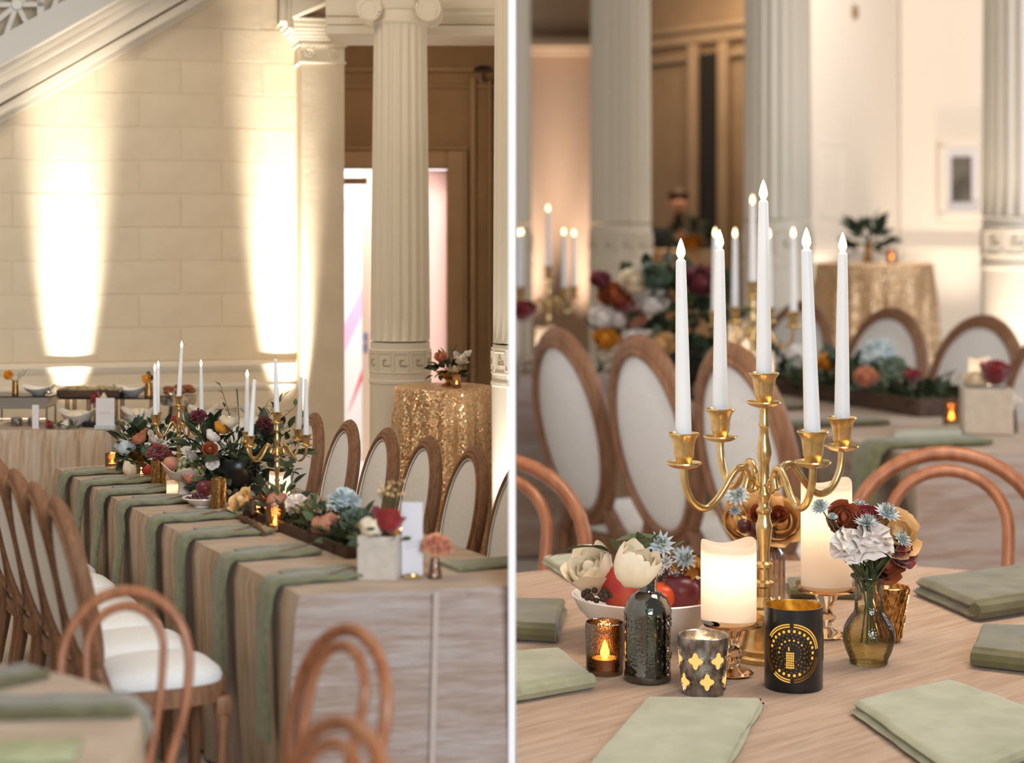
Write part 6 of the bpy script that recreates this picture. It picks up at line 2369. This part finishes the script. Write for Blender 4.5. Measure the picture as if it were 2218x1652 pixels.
for px, py, m_, R_, sd, nm, lab in ((107, 919, PET_RED, .024, 117, 'rose', 'crimson rose lying on the buffet cloth edge'), (140, 918, PET_WHITE, .022, 118, 'rose', 'white bloom lying beside the crimson rose')):
    q3 = A.P(px, py, 9.36)
    flower(A, lab, (q3.x, q3.y, ZB + R_ * .9), R_, m_, (1.0, 0), sd, name=nm, stem=Vector((.03, .02, -R_ * .8)))
for px, lab in ((126, 'leaf tuft right of the crimson rose on the buffet'), (160, 'dark leaf tuft under the white salad bowl')):
    q3 = BU(px, 9.34)
    greens(A, 'leaf_tuft', lab, 'foliage', (q3.x, q3.y, ZB), ['dark', 'green'], 12, (.03, .02, .03), px, .5, stems=1, lo=0)
# steel pan of bread on the second table
q2 = BU(386, 9.90)
t = thing(A, 'bread_pan', 'round steel pan heaped with bread on a stand', 'pan', (q2.x, q2.y, ZB))
part('pan', MB().lathe([(0, .075), (.09, .075), (.1, .09), (.103, .13), (.106, .132), (.1, .134), (0, .12)], 36), STEEL, t)
part('stand', MB().lathe([(0, 0), (.06, 0), (.05, .075), (0, .075)], 16), FLUTEG, t)
rd = random.Random(5)
for i in range(16):
    a, r = rd.uniform(0, 6.28), .08 * sqrt(rd.random())
    part('bread_piece', MB().ell((r * cos(a), r * sin(a), .145 + rd.uniform(0, .028)), (.026, .018, .015), 8, 6), BREAD, t)
spoon('steel tongs lying over the bread pan', 372, 852, 380, 842, 9.80)
q2 = BU(474, 9.90)
solo(A, 'serving_dish', MB().lathe([(0, 0), (.09, 0), (.1, .03), (.1, .06), (.104, .064), (0, .07)], 30), STEEL, 'low steel serving dish right of the bread pan', 'dish', (q2.x, q2.y, ZB))
q2 = BU(378, 9.60)
solo(A, 'jar', MB().lathe([(0, 0), (.018, 0), (.02, .004), (.02, .03), (.013, .038), (.013, .046), (0, .046)], 16), PET_RED, 'small red jar before the bread pan', 'jar', (q2.x, q2.y, ZB))
q2 = BU(398, 9.60)
solo(A, 'salt_shaker', MB().lathe([(0, 0), (.018, 0), (.016, .05), (.010, .06), (0, .064)], 16), SILVER, 'grey shaker beside the small red jar', 'shaker', (q2.x, q2.y, ZB))
q2 = BU(438, 9.80)
leaf_bowl('white bowl behind the right taper of the farther candelabra', 440, ZB, .08, .07, 9.80)

# ================================================================== RIGHT ROOM: blurred background
TC = .752
TBk = lambda px, py: B.T(px, py, TC)


def bt(px, d):
    q = B.P(px, 0, d)
    return Vector((q.x, q.y, TC))


# garland tray of the far table
ga, gb = bt(2045, 5.95), bt(1640, 7.2)
gc = (ga + gb) / 2
gd = (gb - ga).normalized()
gL = (gb - ga).length
t = thing(B, 'garland_tray', 'blurred dark tray of greenery along the far table', 'tray', gc, atan2(gd.y, gd.x))
part('base', MB().box((0, 0, .008), (gL, .2, .014)), BOARD, t, False)
for s in (-1, 1):
    part('side_rail', MB().box((0, s * .1, .03), (gL, .012, .058), bev=.003), BOARD, t, False)
    part('end_rail', MB().box((s * gL / 2, 0, .03), (.012, .2, .058), bev=.003), BOARD, t, False)
q0 = ga.lerp(gb, .5) + Vector((0, 0, .018))
ML = []
for i in range(8):
    u = (i + .5) / 8
    ML.append((ga.lerp(gb, u) + Vector((0, 0, .018)) - q0, [['moss', 'dark'], ['dark', 'green', 'moss'], ['euca', 'green']][i % 3], 32, (.11, .09, .09 + .05 * (i % 2))))
tg = greens(B, 'garland_greens', 'blurred garland greenery filling the far dark tray', 'foliage', q0, ['moss', 'green'], 30, (.11, .09, .1), 200, 1.2, stems=2, lo=0, more=ML)
tm = link('moss_bed', None, tg, (0, 0, 0), (0, 0, atan2(gd.y, gd.x)))
moss(tm, gL * .47, .09, .05, 6)
for px, py, d, R_, m_, sd, nm, lab in ((1905, 772, 6.3, .070, PET_BLUE, 211, 'hydrangea', 'blurred pale blue bloom in the far garland tray'), (1876, 818, 6.1, .034, PET_PEACH, 212, 'rose', 'blurred peach rose left in the far garland tray'), (1977, 815, 6.0, .024, PET_RED, 213, 'rose', 'small blurred red bloom right in the far garland tray'),
                                      (1792, 786, 6.6, .034, PET_YEL, 214, 'rose', 'blurred yellow bloom in the far garland tray'), (1730, 770, 6.9, .05, PET_WHITE, 215, 'hydrangea', 'blurred white bloom beside the leaning taper'), (1935, 800, 6.1, .045, LEAF_E, 216, 'ornamental_cabbage', 'blurred grey-green rosette in the far garland tray')):
    q_ = B.P(px, py, d)
    flower(B, lab, q_, R_, m_, (.7, 0), sd, name=nm, stem=Vector((0, .01, -.02)), joined=True, open_=1.1)
# stone planter, votive and small vase at the table corner
p = TBk(2136, 936)
t = thing(B, 'stone_planter', 'blurred pale stone planter with a red rose on the far table', 'planter', p, -.15)
mb_ = MB()
for c_, s_ in (((0, -.065, .068), (.143, .012, .136)), ((0, .065, .068), (.143, .012, .136)), ((-.066, 0, .068), (.012, .118, .136)), ((.066, 0, .068), (.012, .118, .136)), ((0, 0, .006), (.12, .12, .012))):
    mb_.box(c_, s_, bev=.003)
part('box', mb_, STONE, t, False)
part('soil', MB().box((0, 0, .118), (.119, .119, .004)), BOARD, t, False)
for px, py, R_, m_, sd, lab in ((2156, 805, .042, PET_RED, 221, 'blurred red rose in the far stone planter'), (2116, 825, .034, PET_CREAM, 222, 'blurred cream rose in the far stone planter')):
    q_ = B.P(px, py, p.y)
    flower(B, lab, q_, R_, m_, (.4, 0), sd, stem=Vector((p.x, p.y, TC + .12)) - q_, joined=True)
q_ = B.P(2122, 800, p.y + .16)
pillar(B, 'blurred lit candle glowing behind the far red rose', (q_.x, q_.y, TC), .034, q_.z - TC + .035, 1.2, 'blurred candles of the far table')
p = TBk(2061, 926)
votive(B, 'blurred amber votive at the corner of the far stone planter', p, .028, .026, .085, AMBER_D)
tealight(B, 'tealight in the blurred amber votive', (p.x, p.y, TC + .0062), .018, .02, .8, .03)
p = TBk(2188, 936)
votive(B, 'blurred small vase right of the far stone planter', p, .018, .022, .07, AMBER, name='bud_vase', cat='vase')
q_ = B.P(2190, 868, p.y)
flower(B, 'blurred white bloom in the small vase at the right', q_, .03, PET_WHITE, (.3, 0), 223, stem=Vector((p.x, p.y, TC + .01)) - q_, joined=True)
# napkins of the far table
folded_napkin(B, 'blurred sage napkin lying before the far stone planter', [B.T(*v, .7525) for v in ((1940, 940), (2085, 925), (2080, 958), (1930, 968))], SAGE_B, .014, 'blurred napkins of the far table', 7)
nl = Vector((-NB.x, -NB.y, 0))
for k, (u, lab) in enumerate(((.22, 'blurred sage napkin hanging at the near corner of the far table'), (.80, 'blurred sage napkin hanging between the bentwood hoop and the oval chair'), (1.35, 'blurred sage napkin hanging behind the leftmost oval chairs'))):
    e = C0 + UB * u
    pts = [nl * (-.32 + .08 * i) + Vector((0, 0, .010)) for i in range(4)] + [nl * .012 + Vector((0, 0, .008)), nl * .036 + Vector((0, 0, -.012)), nl * .046 + Vector((0, 0, -.05))]
    pts += [nl * (.048 + .002 * i) + Vector((0, 0, -.05 - .05 * i)) for i in range(1, 9)]
    solo(B, 'napkin', strip(pts, UB, .14, .014), SAGE_D if k else SAGE, lab, 'napkin', (e.x, e.y, TC), group='blurred napkins of the far table', angle=60)
# two candelabras of the far table
pc = bt(1630, 5.84)
KC = 1.14
EB1 = [(-.112, -.05, .262), (-.036, .112, .268), (.105, -.07, .262), (.06, .10, .266)]
candelabra(B, 'blurred brass candelabra on the far table behind the tall taper', pc, EB1, .344, k=KC)
for nm, (x, y, z), h in (('left arm', EB1[0], .238), ('back left arm', EB1[1], .232), ('right arm', EB1[2], .238), ('back right arm', EB1[3], .232), ('centre', (0, 0, .344), .250)):
    taper(B, 'blurred taper of the far candelabra, %s' % nm, (pc.x + x * KC, pc.y + y * KC, TC + (z + .0165) * KC), h * KC, (0, 0), r0=.0128, r1=.008, group='tapers of the blurred far candelabra', fh=.03)
pc = bt(1187, 8.4)
KD = 1.17
EB2 = [(-.118, -.03, .262), (-.105, .06, .262), (.06, -.10, .262), (.105, .05, .262)]
c_ = candelabra(B, 'blurred candelabra at the far left beside the partition', pc, EB2, .344, k=KD)
for nm, (x, y, z), h in (('front left arm', EB2[0], .235), ('back left arm', EB2[1], .238), ('front right arm', EB2[2], .238), ('back right arm', EB2[3], .233), ('centre', (0, 0, .344), .25)):
    taper(B, 'blurred taper of the leftmost candelabra, %s' % nm, (pc.x + x * KD, pc.y + y * KD, TC + (z + .0165) * KD), h * KD, (0, 0), r0=.0128, r1=.008, group='tapers of the leftmost blurred candelabra', fh=.03)
# the far table reaches on behind the left chairs
p = bt(1235, 8.1)
rect_cloth(B, 'champagne cloth of the second far table at the left', (.03, 7.55), (.76, 7.68), (.62, 9.2), (.03, 9.2), .75, flare=.02, amp=.02)
# big black bowl arrangement
pk = bt(1488, 6.55)
t = thing(B, 'black_bowl', 'blurred black bowl under the large flower arrangement', 'bowl', pk)
part('bowl', MB().lathe([(0, 0), (.05, 0), (.05, .01), (.025, .02), (.025, .06), (.07, .08), (.11, .13), (.115, .19), (.105, .2), (.1, .14), (0, .1)], 32), BLACKB, t)
q0 = B.P(1505, 690, pk.y)
greens(B, 'arrangement_greens', 'blurred dense leaves of the large arrangement over the black bowl', 'foliage', q0, ['dark', 'dark', 'green'], 130, (.16, .12, .17), 231, 1.35, stems=6, lo=-.8,
       more=[(B.P(1425, 660, pk.y) - q0, ['euca', 'green', 'dark'], 95, (.14, .11, .17)), (B.P(1370, 735, pk.y) - q0, ['euca', 'moss', 'green'], 65, (.16, .10, .08))])
for px, py, R_, m_, sd, lab in ((1517, 610, .055, PET_MAG, 241, 'blurred pink protea at the top of the large arrangement'), (1300, 606, .032, PET_MAG, 242, 'blurred mauve bloom at the far left of the large arrangement'), (1415, 600, .05, LEAF_E, 243, 'blurred grey-green bloom high in the large arrangement'), (1376, 612, .05, PET_CREAM, 244, 'blurred cream bloom high left in the large arrangement'),
                               (1412, 655, .05, PET_WHITE, 245, 'blurred white bloom in the middle of the large arrangement'), (1330, 640, .05, PET_RUST, 246, 'blurred rust bloom in the large arrangement'), (1352, 660, .035, PET_RED, 247, 'blurred dark red bloom beside the rust one'), (1306, 688, .042, PET_WHITE, 248, 'blurred white bloom low left of the rust one'), (1341, 690, .036, PET_WHITE, 249, 'blurred white bloom under the rust one'),
                               (1312, 735, .040, PET_YEL, 250, 'blurred orange bloom low in the large arrangement'), (1385, 740, .045, PET_WHITE, 251, 'blurred white bloom lowest in the large arrangement'), (1430, 745, .045, PET_BUTTER, 252, 'blurred butter bloom beside the black bowl'), (1375, 690, .036, PET_PEACH, 253, 'blurred peach bloom left of the black bowl')):
    q_ = B.P(px, py, pk.y - .10)
    flower(B, lab, q_, R_, m_, (.8, 0), sd, name='bloom', stem=(pk + Vector((0, 0, .18)) - q_) * .12, joined=True, open_=1.1)
p = bt(1600, 6.0)
pillar(B, 'blurred lit pillar candle right of the black bowl', p, .036, .30, 1.6, 'blurred candles of the far table')
p = bt(1655, 5.75)
pillar(B, 'blurred short pillar candle behind the centre taper', p, .03, .22, 1.0, 'blurred candles of the far table')
p = bt(1618, 5.6)
votive(B, 'blurred dark red votive behind the second taper', p, .030, .030, .13, AMBER_D)
for px, d, h, lab in ((1181, 7.9, .20, 'blurred glowing candle at the left of the second far table'), (1206, 7.7, .10, 'blurred low candle near the leftmost oval chair')):
    p = bt(px, d)
    pillar(B, lab, (p.x, p.y, TC), .042, h, 1.2, 'blurred candles of the second far table')
q_ = B.P(1133, 672, 7.8)
flower(B, 'blurred red bloom beside the partition on the second far table', q_, .05, PET_RED, (.5, 0), 261, name='bloom', stem=Vector((0, 0, TC - q_.z)), joined=True)
p = bt(1240, 7.75)
greens(B, 'garland_greens', 'blurred low greenery on the second far table', 'foliage', (p.x, p.y, TC), ['euca', 'green', 'moss'], 50, (.22, .10, .10), 262, 1.3, stems=3, lo=0)
# plant and votive on the sequin table
p = B.P(1880, 0, 9.55)
t = thing(B, 'plant_vase', 'slim dark vase holding the blurred green plant', 'vase', (p.x, p.y, 1.214))
part('body', MB().lathe([(0, 0), (.03, 0), (.02, .03), (.016, .07), (.03, .10), (.028, .102), (0, .08)], 20), GOLDM, t)
greens(B, 'arrangement_greens', 'blurred green plant on the sequin table of the right room', 'foliage', (p.x, p.y, 1.30), ['dark', 'euca', 'dark'], 60, (.095, .07, .15), 271, 1.5, lo=-.2)
p = B.P(1931, 0, 9.45)
votive(B, 'blurred amber votive beside the plant on the sequin table', (p.x, p.y, 1.214), .028, .028, .075, AMBER_D)
tealight(B, 'tealight in the amber votive on the far sequin table', (p.x, p.y, 1.2202), .018, .014, .4, .024)
# bar flowers
p = B.P(1500, 0, 13.4)
greens(B, 'arrangement_greens', 'blurred green spray on the gold draped bar', 'foliage', (p.x, p.y, 1.268), ['dark', 'moss', 'euca'], 60, (.16, .10, .20), 281, 2.0, lo=0)
for px, lab in ((1385, 'blurred orange bloom left on the gold draped bar'), (1500, 'blurred orange bloom under the green spray on the bar')):
    q_ = B.P(px, 530, 13.3)
    flower(B, lab, (q_.x, q_.y, 1.32), .07, PET_YEL, (.5, 0), px, name='bloom', stem=Vector((0, 0, -.05)), joined=True)


# ------------------------------------------------------------------ person behind the bar
def skinned(name, verts, edges, radii, m, parent, sub=2, root=0):
    me = bpy.data.meshes.new(name)
    me.from_pydata([Vector(v) for v in verts], edges, [])
    o = link(name, me, parent)
    md = o.modifiers.new('skin', 'SKIN')
    for i, r in enumerate(radii):
        sv = me.skin_vertices[0].data[i]
        sv.radius = r if hasattr(r, '__len__') else (r, r)
        sv.use_root = (i == root)
    md.use_smooth_shade = True
    s = o.modifiers.new('sub', 'SUBSURF')
    s.levels = s.render_levels = sub
    me.materials.append(m)
    dg = bpy.context.evaluated_depsgraph_get()
    me2 = bpy.data.meshes.new_from_object(o.evaluated_get(dg))
    o.modifiers.clear()
    o.data = me2
    me2.name = name
    for pl in me2.polygons:
        pl.use_smooth = True
    return o


SKIN = mat('skin', (206, 150, 118), .5)
TEE = mat('black_shirt', (24, 25, 28), .8)
TROU = mat('dark_trousers', (30, 30, 36), .8)
HAIR = mat('brown_hair', (92, 66, 46), .6)
pp = B.P(1468, 0, 14.55)
t = thing(B, 'person', 'person in a black shirt standing behind the gold draped bar, head bent forward', 'person', (pp.x, pp.y, 0), pi)
# one vertex per joint: pelvis, waist, chest, neck, head, arms and legs
V = [(0, 0, .93), (0, .01, 1.08), (0, .0, 1.28), (0, .02, 1.44), (0, .05, 1.53), (0, .075, 1.60), (0, .08, 1.68),
     (-.17, .0, 1.39), (-.235, .06, 1.16), (-.19, .27, 1.08), (-.16, .34, 1.09), (.17, .0, 1.39), (.235, .06, 1.16), (.19, .27, 1.08), (.16, .34, 1.09),
     (-.10, .0, .88), (-.11, .02, .48), (-.115, -.01, .09), (-.115, .12, .035), (.10, .0, .88), (.11, .02, .48), (.115, -.01, .09), (.115, .12, .035)]
E_ = [(0, 1), (1, 2), (2, 3), (3, 4), (4, 5), (5, 6), (2, 7), (7, 8), (8, 9), (9, 10), (2, 11), (11, 12), (12, 13), (13, 14), (0, 15), (15, 16), (16, 17), (17, 18), (0, 19), (19, 20), (20, 21), (21, 22)]
Rr = [(.15, .105), (.135, .095), (.155, .11), (.055, .055), (.055, .06), (.078, .095), (.07, .088), .055, .045, .034, .03, .055, .045, .034, .03, .085, .06, .042, .035, .085, .06, .042, .035]
body = skinned('body', V, E_, Rr, SKIN, t)
RS = [(r[0] + .012, r[1] + .012) if hasattr(r, '__len__') else (r + .010) for r in Rr]
skinned('shirt', [V[0], V[1], V[2], (0, .008, 1.40), V[7], (-.222, .04, 1.22), V[11], (.222, .04, 1.22)], [(0, 1), (1, 2), (2, 3), (2, 4), (4, 5), (2, 6), (6, 7)],
        [RS[0], RS[1], RS[2], (.075, .075), .068, .062, .068, .062], TEE, t)
skinned('trousers', [V[0], V[15], V[16], (-.115, -.01, .12), V[19], V[20], (.115, -.01, .12)], [(0, 1), (1, 2), (2, 3), (0, 4), (4, 5), (5, 6)], [(.16, .115), .097, .072, .058, .097, .072, .058], TROU, t)
part('hair', MB().ell((0, .055, 1.685), (.088, .105, .085), 20, 12, fn=lambda v: .1 if (v.y > .35 and v.z < .25) else (.55 if v.z < -.75 else 1)), HAIR, t)
for s in (-1, 1):
    part('eye', MB().ell((s * .032, .158, 1.655), (.012, .008, .008), 8, 6), mat_once('eye_dark', (40, 28, 22), rough=.3), t)
    part('ear', MB().ell((s * .082, .065, 1.635), (.012, .02, .03), 8, 6), SKIN, t)
    for f in range(4):
        x = s * (.16 - .022 * f + .033)
        part('finger', MB().tube([(x, .345, 1.09), (x, .385 - .004 * abs(f - 1.5), 1.085), (x, .41 - .006 * abs(f - 1.5), 1.065)], [.0095, .009, .007], 6), SKIN, t)
    part('thumb', MB().tube([(s * .13, .335, 1.09), (s * .112, .36, 1.085), (s * .108, .382, 1.075)], [.0105, .010, .008], 6), SKIN, t)
part('nose', MB().ell((0, .172, 1.632), (.014, .018, .022), 8, 6), SKIN, t)
part('mouth', MB().ell((0, .158, 1.59), (.026, .008, .007), 10, 6), mat_once('lips', (170, 96, 86), rough=.5), t)
